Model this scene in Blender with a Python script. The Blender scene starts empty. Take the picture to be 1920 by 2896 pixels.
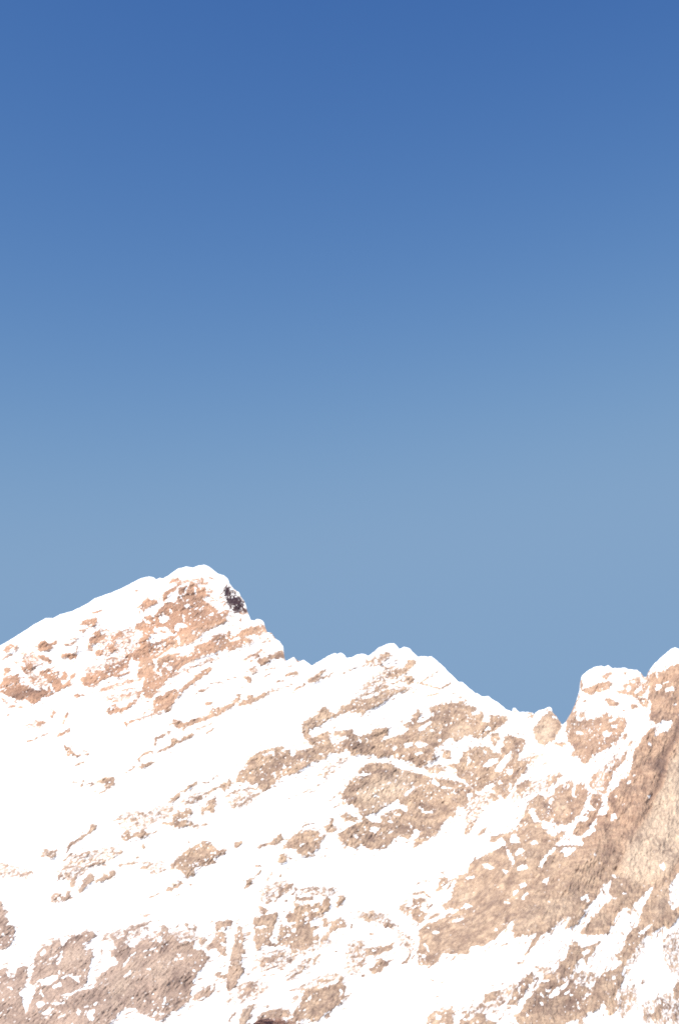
import bpy, math, random
import numpy as np

# ------------------------------------------------------------------ scene, camera
scene = bpy.context.scene
col = scene.collection
F_PX, CX, CY = 4022.2, 960.0, 1448.0          # 50 mm lens, upright 24 x 36 frame
PITCH = math.radians(25.0)
CAM_Z = 1.2
cp, sp = math.cos(PITCH), math.sin(PITCH)

cam_d = bpy.data.cameras.new('camera')
cam_d.sensor_fit = 'VERTICAL'
cam_d.sensor_height = 36.0
cam_d.sensor_width = 24.0
cam_d.lens = 50.0
cam_d.clip_start = 0.1
cam_d.clip_end = 60000.0
cam_d.dof.use_dof = True
cam_d.dof.focus_distance = 900.0
cam_d.dof.aperture_fstop = 11.0
cam = bpy.data.objects.new('camera', cam_d)
col.objects.link(cam)
cam.location = (0, 0, CAM_Z)
cam.rotation_euler = (math.radians(90) + PITCH, 0, 0)
scene.camera = cam

def sight(px, py):
    """direction (x per metre of depth, z per metre of depth) seen at a point of the photograph"""
    dx = (px - CX) / F_PX
    dy = -(py - CY) / F_PX
    fy = cp - dy * sp
    fz = sp + dy * cp
    return dx / fy, fz / fy

# ------------------------------------------------------------------ noise
def _hash(ix, iy, seed):
    h = (ix.astype(np.int64) * 374761393 + iy.astype(np.int64) * 668265263 + seed * 2147483647) & 0xFFFFFFFF
    h = ((h ^ (h >> 13)) * 1274126177) & 0xFFFFFFFF
    h = (h ^ (h >> 16)) & 0xFFFFFFFF
    return h.astype(np.float64) * (2 * math.pi / 4294967296.0)

def perlin(x, y, seed=0):
    xi = np.floor(x); yi = np.floor(y)
    xf = x - xi; yf = y - yi
    u = xf * xf * xf * (xf * (xf * 6 - 15) + 10)
    v = yf * yf * yf * (yf * (yf * 6 - 15) + 10)
    def g(ox, oy):
        a = _hash(xi + ox, yi + oy, seed)
        return np.cos(a) * (xf - ox) + np.sin(a) * (yf - oy)
    n0 = g(0, 0) * (1 - u) + g(1, 0) * u
    n1 = g(0, 1) * (1 - u) + g(1, 1) * u
    return (n0 * (1 - v) + n1 * v) * 1.5

def fbm(x, y, seed=0, octs=4, gain=0.5, lac=2.03):
    s = 0.0; a = 1.0; t = 0.0
    for k in range(octs):
        s = s + a * perlin(x, y, seed + 17 * k)
        t += a; a *= gain
        x = x * lac + 3.1; y = y * lac - 7.7
    return s / t * 1.35

def ridged(x, y, seed=0, octs=4, gain=0.5):
    s = 0.0; a = 1.0; t = 0.0
    for k in range(octs):
        s = s + a * (1 - 2 * np.abs(perlin(x, y, seed + 31 * k)))
        t += a; a *= gain
        x = x * 2.07 + 1.7; y = y * 2.07 + 9.2
    return s / t

def sstep(a, b, x):
    t = np.clip((x - a) / (b - a), 0, 1)
    return t * t * (3 - 2 * t)

# ------------------------------------------------------------------ where bare rock shows on the face (traced outcrops)
ROCKS = """
@A 0 1560 2.45
P 1 30,680 60,645 85,635 100,655 75,680 45,700 25,695
P .8 95,652 132,648 112,692
S 10 1 20,745 50,725 85,715
P 1 30,820 45,805 75,800 72,835 35,845
P 1 135,785 165,795 190,785 215,765 225,800 232,830 180,850 160,820
P 1 0,920 20,900 20,880 60,860 110,850 140,865 135,900 150,930 200,925 215,945 280,965 330,950 350,920 365,975 380,975 400,950 470,900 500,850 530,840 520,870 490,900 500,925 460,940 415,965 375,980 350,1000 300,1010 280,1030 235,1055 180,1030 120,1030 100,1015 60,1005 50,990 0,978
P 1 265,825 300,825 340,805 380,830 410,830 410,880 430,900 420,950 370,960 345,920 320,880 290,860
P 1 420,890 440,825 470,840 460,890
W 6 350,920 375,975
S 8 .8 200,870 230,880 235,910
S 8 .6 205,905 250,880 265,900
S 12 .8 285,935 295,975
P 1 235,665 265,650 270,625 320,615 340,640 390,615 400,630 360,650 360,670 315,685 280,690 265,665
P 1 265,715 300,718 345,740 365,765 360,780 320,760 275,745
P 1 420,730 450,700 500,705 535,705 530,740 490,745 455,735
S 13 .8 455,645 500,640 530,625
S 8 .8 490,610 540,600
S 8 .7 535,640 535,720
P 1 545,515 580,480 630,465 670,455 678,480 660,510 635,528 610,510 570,505
S 12 .8 555,545 580,555 605,535
S 14 .9 645,425 680,415 710,408
P 1 614,600 650,590 665,555 690,545 700,570 740,575 720,610 690,625 650,635 630,650
P .45 610,640 640,630 650,690 610,690
P 1 655,705 680,680 715,675 715,710 690,725
P .9 775,600 810,570 830,545 860,565 850,590 800,610 780,635
P .9 745,650 790,640 800,690 770,700
S 8 .7 690,545 760,548
S 8 .7 730,750 780,735 800,745
S 8 .7 925,275 960,268
P 1 945,390 985,355 1030,320 1060,345 1100,330 1090,360 1050,375 1010,400 1005,425 975,395
P 1 1130,290 1160,270 1200,255 1230,230 1250,200 1250,225 1215,270 1190,285 1170,310 1135,350 1125,340
S 16 .9 1180,210 1230,188
P 1 935,540 945,500 985,490 1000,450 1060,440 1100,410 1130,370 1180,345 1225,355 1230,320 1245,250 1290,235 1340,220 1390,250 1430,240 1420,290 1440,300 1410,330 1440,355 1470,375 1500,405 1530,425 1568,410 1568,485 1540,500 1470,530 1420,560 1370,600 1320,640 1250,655 1200,665 1150,695 1110,720 1085,740 1060,750 1080,790 1060,830 1010,870 950,870 955,830 970,760 930,750 900,760 890,800 840,830 830,860 760,870 700,895 650,940 580,930 560,890 600,850 680,830 720,820 740,780 800,770 850,755 880,720 940,690 970,660 960,610 1000,580 990,550
H 1100,460 1140,445 1185,465 1150,485 1120,500
H 1210,510 1250,490 1300,510 1290,525 1240,530 1235,560 1215,540
H 1060,540 1110,525 1160,520 1180,560 1230,575 1160,590 1100,620 1060,640 1030,610 1045,570 1100,570
H 1270,375 1300,360 1320,375 1295,390
H 1165,300 1235,270 1230,310 1190,340 1150,355
H 1010,430 1090,390 1080,420 1030,440
H 1150,800 1190,790 1200,810 1165,825
S 14 .9 1110,550 1150,560
W 10 1000,470 1040,500
W 12 1180,400 1190,420
W 10 1270,440 1275,480
W 14 1235,590 1240,640
W 10 930,790 935,870
W 10 1290,250 1285,290
W 9 1350,250 1360,300
W 9 1250,300 1270,340
P 1 1090,745 1150,715 1240,705 1260,730 1290,720 1340,690 1350,655 1400,640 1460,610 1490,580 1568,570 1568,680 1520,690 1450,710 1400,720 1350,745 1290,780 1240,810 1200,845 1150,900 1100,960 1050,1020 1000,1010 985,950 1000,890 1030,840 1080,830 1090,790
H 1150,800 1190,790 1200,810 1165,825
W 14 1090,840 1110,845
P 1 1060,1040 1090,1000 1130,1000 1160,970 1210,950 1240,960 1300,910 1350,870 1400,820 1480,795 1460,830 1420,860 1380,890 1330,920 1280,960 1230,1010 1200,1060 1150,1095 1100,1110 1065,1130
S 14 .8 820,860 860,850 895,838
P .55 680,975 700,950 760,930 830,910 900,890 960,875 1000,865 970,890 900,915 840,925 780,950 720,970
S 22 .9 520,998 550,998
S 14 .9 572,998 580,998
P .9 735,1105 760,1070 800,1050 820,1085 860,1080 900,1045 940,1030 975,970 975,1000 940,1050 900,1080 850,1110 800,1120 760,1130
S 10 .8 850,1000 920,985 975,975
S 8 .6 850,965 920,945
S 12 .9 870,1200 890,1185 940,1170 1000,1150 1050,1130
P 1 863,1175 900,1190 875,1225
S 10 .6 1090,1130 1140,1110 1190,1080
S 10 .6 990,1130 1010,1110
P .9 255,1180 310,1170 305,1190 265,1205
S 16 .9 360,1145 380,1110
S 18 .9 440,1190 460,1150 470,1120
S 12 .9 35,1138 65,1128
S 6 .5 60,1080 150,1075
P 1 1425,1045 1475,1035 1470,1060 1430,1068
S 8 .7 1340,990 1400,965 1440,945
S 14 .8 1395,965 1412,960
S 7 .6 1430,920 1490,905 1560,910
S 8 .7 1350,195 1400,180
S 8 .7 1450,180 1480,190
S 12 .7 1430,280 1485,272
S 7 .6 1450,350 1500,330
S 9 .6 1522,325 1530,308
S 8 .6 1420,230 1445,215
S 9 .7 1230,820 1280,780
@B 480 1560 2.45
P .85 380,290 396,245 410,240 420,290 450,310 490,335 495,380 475,410 450,410 430,370 400,340
P .9 506,388 530,398 543,425 515,415
P 1 340,425 380,405 415,398 410,430 380,460 340,490
P 1 200,650 290,610 320,590 390,570 410,545 420,560 430,590 480,570 500,545 560,520 600,520 610,505 635,530 655,530 665,555 640,560 620,590 600,570 560,580 500,590 575,610 570,630 520,640 450,680 410,690 400,660 350,670 250,700 200,740 170,750 150,700
H 430,610 480,590 500,600 440,620
S 16 1 525,750 560,720 610,712
S 12 .9 600,715 640,680
P 1 590,735 615,715 640,745 690,738 690,765 650,790 625,785
S 18 1 640,745 700,730
P 1.1 675,715 720,712 780,680 792,735 700,745
S 8 .7 560,760 600,750
S 8 .7 640,640 680,600
P .9 510,860 560,870 570,890 565,910 545,915 520,880
S 8 .8 540,830 590,800
S 8 .7 580,850 605,830
S 10 .7 690,625 700,620
S 16 .9 488,475 498,462
P .95 790,865 830,835 890,830 890,855 820,865
S 12 .8 745,900 790,895
S 9 .8 820,800 850,785
P .9 955,890 970,870 1020,850 1050,820 1090,815 1080,830 1050,850 1060,870 1020,895 960,915
S 8 .8 1060,880 1110,855 1140,832
S 12 .9 850,975 880,950 940,915
S 28 1 490,1055 560,1040 620,1010 660,990
S 12 .9 650,990 690,970
P .9 540,990 580,990 570,1030 545,1030
P 1 280,1100 300,1085 360,1080 440,1040 470,1010 455,990 500,985 490,1020 440,1070 400,1100 330,1140 240,1170 160,1200 100,1225 50,1225 20,1190 30,1160 70,1170 100,1190 150,1165 200,1155 280,1130
S 8 .7 590,1110 610,1092
S 8 .6 150,800 200,790 260,760 340,740
S 10 .6 280,910 340,905 380,910
S 16 .7 200,968 235,962
S 6 .6 400,890 470,870
S 6 .5 710,950 730,940
S 8 .6 665,820 740,800
@C 960 1760 2.45
P .6 155,320 170,290 210,260 240,250 220,290 190,295
P .9 260,270 300,230 320,200 350,210 330,240 295,260 270,285
S 12 .7 290,300 330,320 380,310
P .9 450,300 480,260 540,265 520,295 480,330 440,360 380,385 340,370 300,360 350,340 400,320 440,330
P .8 440,370 500,375 520,390 500,430 480,430 460,400
S 10 .8 165,465 210,435
S 6 .7 230,420 300,400
S 8 .7 380,420 430,400 470,425
P .72 100,530 160,490 230,480 270,440 310,430 350,445 420,440 480,450 440,480 380,500 330,540 280,570 220,600 160,630 100,620 0,635 0,610 40,570 90,545
W 7 120,520 200,515 270,490
W 7 300,470 360,450 420,460
W 9 200,575 260,560
S 9 .8 560,420 610,385 690,330
S 12 .8 540,420 600,430 650,450 700,460 770,420
S 14 .7 610,510 680,495
S 6 .6 770,490 800,488
S 8 .7 830,520 860,515
S 8 .6 440,490 500,450
S 8 .6 500,490 530,465
P 1.1 620,600 680,570 740,560 800,560 830,545 860,550 865,575 910,580 945,585 930,625 910,660 940,640 1000,630 985,660 990,690 1040,695 1045,640 1110,645 1165,655 1140,700 1090,740 1055,765 1100,770 1110,800 1085,840 1070,870 1040,800 1050,780 1000,790 960,800 930,800 905,780 860,790 830,820 800,835 790,800 760,800 700,850 660,880 660,910 670,950 620,960 580,1000 560,1010 520,990 500,960 470,960 400,950 380,940 370,920 320,930 260,940 230,910 180,920 140,915 80,920 60,880 0,890 0,850 60,830 60,790 0,770 80,740 110,780 150,790 210,770 230,740 310,730 340,740 330,780 290,810 380,780 420,760 470,740 440,710 490,680 510,640 550,600 560,630 540,700 600,680 640,640
H 290,820 330,780 400,750 460,730 480,740 440,770 380,785 330,810
H 540,740 600,700 640,675 630,700 590,740 550,760
H 440,840 510,830 500,855 450,870
H 520,830 560,820 615,850 560,870 530,860
H 365,870 385,850 400,870 380,890
H 500,915 560,895 600,905 540,920
H 670,755 700,760 700,780
H 870,680 890,680 885,695
H 1000,740 1040,720 1050,735 1010,755
H 0,820 60,815 20,850
W 12 685,820 700,818
H 390,920 410,900 395,950
P .8 710,900 750,890 775,885 765,920 770,950 720,950
P 1.1 830,960 860,900 900,880 960,860 1040,865 1060,900 1100,910 1130,860 1140,800 1180,780 1240,800 1290,810 1280,860 1240,920 1230,960 1310,960 1290,1020 1240,1080 1190,1160 1150,1225 1080,1180 1040,1130 980,1180 930,1160 880,1110 810,1060 810,1020 740,990 830,975
P .6 580,1000 640,1000 680,980 740,1000 730,1030 650,1050 600,1030
H 990,990 1040,950 1100,940 1090,970 1040,1000 1000,1005
H 1070,1040 1100,980 1150,920 1190,890 1170,960 1120,1030
H 1150,1010 1200,1020 1190,1050 1170,1060
H 880,950 900,930 910,970 850,1005 890,990
H 910,960 940,965 930,975
H 990,880 1015,890 1010,920
H 1090,1120 1110,1090 1130,1120
H 1170,1110 1200,1120 1180,1160
W 26 960,1225 1010,1150 1060,1130
P 1.1 150,1010 190,985 240,970 280,975 350,985 380,1000 430,1020 520,1050 600,1065 640,1080 700,1090 780,1095 850,1110 900,1140 930,1165 960,1200 930,1225 20,1225 20,1190 60,1120 110,1080 130,1060 180,1050 150,1030
W 12 170,1050 250,1030 280,1035
H 640,1090 700,1110 710,1130 660,1130
W 8 720,1135 780,1145
W 8 770,1200 840,1175
W 7 450,1200 540,1140
P 1.2 1340,740 1370,700 1400,660 1450,620 1480,640 1500,660 1540,690 1530,730 1490,800 1480,820 1430,840 1400,850 1370,830 1350,790
H 1470,645 1510,660 1510,670 1475,665
S 8 .7 1300,660 1340,650
S 8 .8 1195,622 1225,622
P .9 1490,835 1560,830 1550,855 1500,850
S 18 .9 1440,1120 1480,1080 1530,1060
P 1 1230,1130 1280,1095 1320,1090 1320,1120 1280,1160 1230,1180
S 7 .5 1330,940 1420,905
S 7 .5 1420,980 1440,960
@D 1400 1760 3.0154
P .9 728,515 745,520 745,550 725,545
P 1 735,580 770,560 830,545 870,520 920,510 960,500 1000,515 960,570 900,590 850,600 800,618 760,600
P .8 905,465 940,435 1000,425 970,465 940,490
P .8 1085,425 1110,418 1125,430 1100,448
P .85 1025,580 1060,590 1110,560 1080,545 1130,520 1130,500 1215,465 1250,510 1300,500 1300,560 1260,620 1310,650 1300,720 1250,720 1210,660 1160,620 1060,610
H 1150,500 1190,500 1180,525
H 1110,560 1140,540 1155,575 1130,590
H 1180,600 1240,540 1250,570 1200,610
H 1235,650 1300,600 1300,640
P 1 930,660 960,640 1000,665 1060,690 1020,720 980,710
P .9 1150,720 1165,700 1190,690 1210,710 1190,735 1160,745
P .8 1085,740 1105,745 1100,765
S 10 .7 735,680 780,668
P 1 600,930 610,850 640,790 690,750 690,770 680,820 720,850 760,820 800,820 890,810 920,780 960,770 970,790 940,810 1000,800 960,850 990,850 1050,810 1100,815 1115,850 1100,920 1050,980 1040,1030 980,1060 900,1100 820,1130 830,1150 770,1210 735,1190 730,1160 700,1140 650,1145 650,1110 680,1090 660,1040 620,1020
H 680,930 720,930 760,960 690,950
H 915,940 960,920 950,950 1000,930 980,960 930,980
H 1000,880 1030,870 1040,900 1000,900 980,870
H 655,860 690,865 670,875
W 10 775,825 840,820
P 1 705,800 735,760 765,765 740,820
P .9 505,1035 570,1025 620,1040 560,1060
P .9 1090,960 1120,940 1110,1000 1090,1000
P .9 1150,1010 1180,980 1150,1055 1120,1050
P .9 1010,1200 1040,1150 1060,1190 1100,1110 1125,1100 1105,1170 1060,1220 1020,1250 1000,1290 985,1280
P 1.2 1300,500 1310,460 1360,410 1380,430 1420,420 1460,400 1500,370 1568,350 1640,350 1640,800 1568,800 1520,860 1500,840 1440,830 1380,860 1310,830 1320,780 1330,700 1300,640 1310,600
H 1360,560 1380,520 1420,550 1370,590
H 1440,570 1510,545 1530,580 1450,590
W 12 1430,520 1480,500
H 1500,700 1550,690 1540,710
W 12 1370,430 1378,470
P 1.25 1240,1000 1280,960 1310,920 1350,890 1370,900 1350,960 1400,950 1440,930 1470,940 1480,900 1520,860 1568,790 1640,780 1640,1508 950,1508 970,1450 1050,1400 1060,1340 1120,1330 1160,1230 1180,1100 1220,1050
H 1350,970 1420,870 1450,850 1440,920 1380,965
H 1305,1030 1320,1015 1335,1050 1325,1065
H 1110,1370 1150,1345 1170,1375 1130,1390
H 1460,880 1500,840 1490,900
W 14 1178,1300 1185,1308
H 1545,775 1568,790 1568,810
P .85 800,1390 830,1300 890,1260 870,1320 820,1420
P .9 870,1435 920,1440 930,1400 920,1340 970,1270 1000,1250 990,1330 960,1400 930,1470
P .9 440,1375 500,1330 560,1300 520,1350 460,1395
P 1 500,1450 550,1390 640,1350 665,1370 660,1440 640,1508 490,1508
P 1 680,1400 730,1370 760,1410 790,1440 770,1508 680,1508
P 1 185,1450 220,1370 280,1340 310,1345 300,1380 240,1440 190,1470
S 7 .5 400,1220 440,1180
S 7 .5 480,1120 510,1110
@E 0 1900 2.45
S 20 .9 410,440 440,425 480,405
S 9 .7 190,483 240,470 290,440 340,428
P 1 440,505 460,520 500,515 490,540 520,560 545,585 540,595 495,570 460,590 470,560 450,540
S 6 .6 545,580 620,570
S 9 .8 525,650 580,625
S 13 .8 508,765 545,758
S 16 .8 567,795 580,755
S 14 .55 175,375 215,370
S 6 .5 560,545 610,550
S 7 .5 620,800 690,760
P 1 690,760 730,730 795,730 795,780 740,815 725,790
S 8 .7 690,845 740,815
S 10 .7 660,830 670,826
S 14 .9 1080,505 1080,460 1130,445 1180,415
P 1 1175,460 1215,460 1240,480 1280,450 1310,430 1360,430 1300,465 1220,505 1130,550 1080,565 1110,540 1170,515 1190,500
S 9 .8 1430,425 1480,398
S 10 .6 1360,400 1480,355
S 13 .9 970,625 965,600 1000,565 1060,555
P 1 955,655 1000,635 1050,625 1095,608 1040,645 980,675
S 10 .95 877,700 938,655
P 1 1170,905 1180,880 1220,850 1260,825 1240,870 1200,900 1170,918
S 18 1 1280,830 1310,800 1360,770
S 9 .8 1410,770 1450,765
S 8 .8 1470,745 1510,715
S 15 .8 1285,910 1340,895 1400,865
P 1 1400,1005 1400,945 1430,935 1440,895 1500,870 1495,910 1480,980 1440,960 1410,970
P 1 1440,860 1445,830 1500,795 1568,760 1568,840 1520,800 1470,830
P 1 1190,1060 1200,990 1260,970 1300,940 1335,965 1320,1000 1290,1010 1300,1040 1270,1075 1230,1075
S 12 .8 1130,1050 1190,1055
S 22 .8 1318,1060 1330,1045
S 24 .8 1350,1070 1368,1072
S 15 .9 1400,1060 1435,1058
S 9 .8 785,1030 835,1015
S 9 .7 825,1060 880,1020
S 16 .9 918,1030 943,1025
S 18 .9 963,980 992,978
S 9 .6 1050,1050 1055,1020
S 12 .8 1145,962 1200,950
S 7 .5 1070,960 1100,940
P .9 830,1145 870,1110 890,1090 910,1130 960,1110 1000,1090 1030,1130 980,1150 920,1150 870,1175 850,1160
S 10 .7 1030,1120 1090,1108
P 1 610,1110 640,1055 680,1065 650,1100 610,1130 550,1170 500,1205 470,1220 480,1195 530,1160
S 14 .9 1000,1222 992,1195
P 1 1330,1225 1380,1185 1420,1170 1470,1195 1500,1225
S 8 .5 770,1215 780,1190
S 10 .5 750,620 775,625
S 10 .5 350,260 390,290
@F 640 1900 2.45
P 1 525,420 530,350 600,310 640,290 660,245 690,240 700,270 750,290 790,270 800,230 840,230 870,190 920,180 960,200 1040,180 1080,190 1000,250 960,285 900,285 850,280 780,300 720,320 650,370 580,400 570,420 600,460 700,410 720,420 710,460 730,500 760,560 720,560 690,600 600,620 510,680 480,700 390,730 330,780 270,830 210,800 230,770 180,780 110,770 60,770 90,690 150,640 130,640 180,580 260,540 330,530 400,515 370,560 440,540 450,590 490,545 560,540 600,520 570,490 540,450
H 250,570 340,545 320,560 260,580
H 110,670 170,655 120,680
H 105,770 150,760 170,790 120,800
H 640,570 700,560 640,580
H 450,545 490,530 465,595
P .7 740,410 860,405 880,390 850,440 780,450 740,440
P .6 760,500 830,460 860,480 830,540 770,570 750,520
S 10 .9 730,490 755,555
S 12 .9 860,540 900,470
S 12 .9 930,560 950,440
S 10 .7 890,570 890,520
P 1.1 930,670 970,640 1030,625 1150,640 1170,670 1240,680 1300,700 1380,720 1440,740 1568,750 1568,990 1500,1050 1460,1120 1400,1160 1350,1190 1290,1225 1300,1180 1350,1100 1310,1090 1260,1160 1200,1140 1160,1160 1100,1225 980,1225 930,1190 900,1225 820,1200 780,1160 780,1120 830,1090 870,1060 940,1040 940,1010 920,960 870,920 800,910 800,840 840,820 850,760 900,720
H 950,1010 1040,970 1110,930 1190,885 1210,920 1250,930 1255,975 1200,945 1130,960 1060,1000 1080,1030 1040,1050 980,1020
H 985,1100 1020,1065 1055,1090 1030,1120
H 1420,770 1440,735 1480,790 1440,790
H 1225,850 1300,790 1310,800 1240,860
W 12 1340,940 1370,970 1420,975
W 8 1480,800 1568,808
W 10 1270,1050 1280,1080
W 10 1030,860 1050,865
W 9 1160,985 1200,990
W 8 1400,1075 1415,1085
W 12 900,715 990,710
W 14 1120,1040 1150,1040
S 14 .8 0,865 60,830 150,805 200,815
P .5 30,900 100,870 200,840 230,830 150,900 70,950 30,945
P 1 0,790 20,740 40,760 20,800 0,810
S 12 .5 640,720 690,660 720,640
S 10 .6 770,640 790,600 840,600
S 9 .7 680,730 700,700
S 12 .5 720,890 750,860
S 9 .7 750,935 800,915
S 13 .6 425,880 435,878
S 12 .5 545,740 555,745
S 8 .6 570,840 610,825
P 1 780,1000 830,980 870,1000 900,1010 890,1040 830,1030
P .9 670,1070 710,1060 745,1010 735,1040 740,1070 770,1100 720,1120 690,1110
S 12 .8 700,1030 740,1015
P 1 460,1090 480,1120 530,1110 580,1095 650,1110 640,1130 690,1130 660,1170 640,1225 390,1225 410,1190 470,1140
S 10 .8 525,1100 530,1065 600,1050
P 1 300,1200 330,1150 380,1120 390,1160 340,1205
S 16 .9 220,1215 300,1190
S 36 .9 75,1200 95,1185
@G 1280 1900 2.45
P 1.1 505,950 530,890 600,850 640,880 690,860 720,800 800,760 830,770 820,830 860,780 910,780 930,830 930,870 900,940 870,990 820,1040 790,1060 740,1070 690,1050 620,1030 580,1050 550,1020 555,970 530,950
P 1.1 505,950 525,960 560,1040 600,1040 650,1060 680,1080 640,1110 700,1140 750,1100 780,1120 740,1170 680,1225 380,1225 250,1190 260,1140 320,1130 400,1110 440,1090 480,1010
H 520,955 560,950 580,1000 610,1040 560,1040
H 610,1050 670,1050 680,1095 620,1085
H 700,1075 760,1060 780,1070 730,1100
H 400,1140 430,1115 460,1160 465,1190 400,1180
H 290,1180 330,1150 370,1180 360,1225 260,1225 250,1180
H 530,1190 570,1160 590,1190
W 14 685,880 670,910
W 16 840,790 830,860
P 1.1 940,900 970,850 1030,850 1040,900 1010,960 990,1010 960,1060 920,1110 880,1140 830,1130 830,1100 870,1040 930,1030 940,1000 900,1000 930,960 990,960
H 895,975 940,970 930,990
H 900,1010 940,1010 930,1030
P 1.25 1080,870 1180,790 1300,740 1568,700 1600,700 1600,1225 800,1225 830,1180 890,1160 930,1140 985,1110 985,1070 1000,1000 1060,990 1080,940 1065,910
H 910,1140 950,1080 985,1070 980,1100 950,1130
H 1090,1000 1120,975 1135,1010 1100,1040
H 880,1160 905,1190 860,1215 800,1200
W 10 1125,860 1135,870
W 9 1180,915 1190,905
W 10 1355,860 1365,862
P 1 80,1130 90,1080 160,1020 150,1060 110,1120
P .9 170,1130 190,1100 240,1070 220,1110 180,1140
P 1 0,770 60,770 110,800 130,850 110,900 90,950 60,930 30,960 0,1020
P .8 245,850 300,840 320,880 290,900 270,870
H 100,840 140,840 110,890
W 18 40,945 20,1000
S 8 .6 90,1000 120,970
@H 0 2396 2.45
P .7 280,75 310,10 360,25 400,10 390,60 370,80 330,65
S 14 .9 25,125 55,125
S 14 .8 140,205 140,182
S 11 .8 185,188 190,175 235,180
S 9 .7 190,215 195,210
S 16 .6 0,160 20,210
S 12 .8 295,225 305,225
S 8 .5 60,190 80,205
S 14 .9 460,40 480,10
S 9 .8 440,95 500,40
S 16 .9 555,55 615,40
S 9 .8 550,105 585,92
S 13 .9 780,50 810,40 850,35
S 7 .7 762,85 770,75
S 16 .7 615,130 660,115 720,110
S 18 .8 830,128 890,115 955,105
S 13 .8 960,155 1000,140 1070,105
S 12 .7 1110,175 1145,155
S 12 .5 930,75 960,70
P .9 400,250 400,210 430,150 470,120 510,85 490,120 440,165 420,220
P .9 480,250 500,220 535,195 530,230 510,280 490,270
S 10 .7 460,200 540,150
P 1 540,310 570,260 580,220 630,180 660,200 640,240 600,270 560,320
P 1 655,255 680,215 740,185 760,200 760,170 800,155 800,185 790,205 720,230
P .9 345,380 370,320 420,315 450,340 480,295 490,340 510,350 430,375 375,388
P 1 1180,160 1190,120 1240,70 1280,30 1320,0 1480,0 1520,30 1568,10 1568,40 1480,80 1490,110 1440,125 1390,130 1350,150 1350,190 1300,210 1280,180 1230,150
P .9 1150,290 1180,270 1230,250 1275,220 1250,265 1190,305 1160,310
S 8 .8 1030,355 1110,318
S 6 .5 1225,338 1250,322
S 6 .5 1310,265 1350,260
P 1 -20,370 20,380 15,420 45,440 30,480 60,500 50,540 95,540 105,570 95,640 60,690 20,705 -20,705
H 10,600 30,590 35,630
S 12 .8 1005,480 1050,457
S 6 .5 965,465 1010,462
S 20 .9 870,590 930,560 1000,540
S 12 .7 1020,530 1050,510
P 1.1 240,770 280,700 340,680 370,650 420,635 430,690 470,650 500,610 560,610 590,580 660,590 675,610 640,650 600,680 580,710 630,710 650,760 630,820 620,900 600,950 560,950 540,900 480,880 400,870 330,890 220,900 240,830
H 280,740 310,700 325,730 290,755
W 12 400,810 430,750
W 12 580,670 650,640
P 1.1 200,940 220,900 330,890 400,870 480,890 560,950 600,970 660,960 680,900 700,880 760,840 820,810 800,760 760,760 770,710 820,700 870,660 900,690 930,700 960,660 1000,640 1060,640 1100,660 1150,610 1200,620 1250,660 1340,650 1360,720 1400,700 1430,750 1460,760 1400,830 1380,860 1340,920 1320,1000 1310,1060 1260,1110 1160,1160 1130,1195 1090,1200 1020,1175 970,1150 950,1120 890,1110 840,1130 790,1190 760,1225 760,1260 -40,1260 -40,870 30,830 60,850 60,900 100,900 130,830 190,820 190,900 170,960 140,1010 170,1080 190,1130 215,1080 220,1030 250,980 240,960
H 140,1010 180,990 200,960 240,970 240,1020 220,1060 200,1120 180,1160 160,1080
H 250,930 330,900 410,880 400,910 350,960 300,950
H 360,970 420,930 430,960 380,985
H 290,1150 330,1120 380,1110 340,1160 310,1170
W 12 430,1025 500,1015 560,985 650,965
H 600,1150 650,1120 665,1140 640,1170 660,1200 620,1200
H 680,850 720,810 760,780 800,760 820,800 750,830 690,870
W 14 865,900 905,865
W 11 1000,725 1080,695
W 9 850,830 900,760 940,730
H 1320,840 1380,860 1340,860
H 250,1080 300,1060 310,1100 270,1120
W 10 280,990 300,1040
W 18 540,1150 555,1145
W 26 690,700 650,770 635,850 615,930
W 10 440,900 500,895
W 8 1120,620 1160,680
W 12 1060,650 1080,655
W 12 1350,680 1365,640
H -40,830 30,830 60,870 90,900 60,890 30,840 -40,860
W 10 60,970 90,985
W 10 380,1085 440,1080
W 14 1230,740 1240,745
S 14 .8 720,640 740,600
P .9 770,600 820,640 880,620 870,650 820,700 800,690
P .8 1100,600 1130,540 1170,560 1150,610 1110,620
S 20 .9 1290,530 1310,570
S 16 .9 1350,540 1350,575
S 14 .7 1235,545 1245,535
P .9 1380,620 1440,640 1390,690
P .35 960,620 1100,580 1300,600 1350,640 1340,680 1000,680
S 14 .6 710,710 705,740
P 1 1480,640 1500,600 1490,520 1568,510 1568,600 1550,580 1568,640 1568,760 1530,740 1490,690 1440,720 1430,700
H 1530,560 1550,550 1568,590 1560,600
P 1 1480,880 1520,865 1568,880 1568,905 1530,915
P .9 1330,1070 1350,1020 1400,990 1450,970 1490,930 1490,1000 1440,1040 1380,1050
@I 640 2396 2.45
P .9 0,500 40,500 45,530 20,550 0,550
P 1.1 60,600 80,540 110,560 130,630 110,680 130,740 100,740 105,790 120,860 80,920 60,970 20,1000 0,980 0,890 30,780 40,720 60,660
H 85,640 110,650 95,670
P .95 120,290 140,230 180,210 180,245 150,280
S 9 .8 190,215 240,160 245,130 205,125
P 1 345,105 380,50 420,65 410,100 370,115
S 12 .7 420,65 445,75
P 1 480,0 630,0 600,40 540,65 490,40
S 8 .6 560,65 610,60
S 8 .6 680,60 715,65
S 8 .4 640,60 650,100
S 12 .6 280,230 310,190 330,165
S 14 .6 370,205 380,195
S 12 .4 415,155 425,145
P .85 330,370 360,330 355,300 420,265 470,240 450,280 400,300 370,340 345,370
S 14 .8 460,330 485,285
P .6 220,400 240,410 300,440 320,420 260,470 235,450
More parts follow.
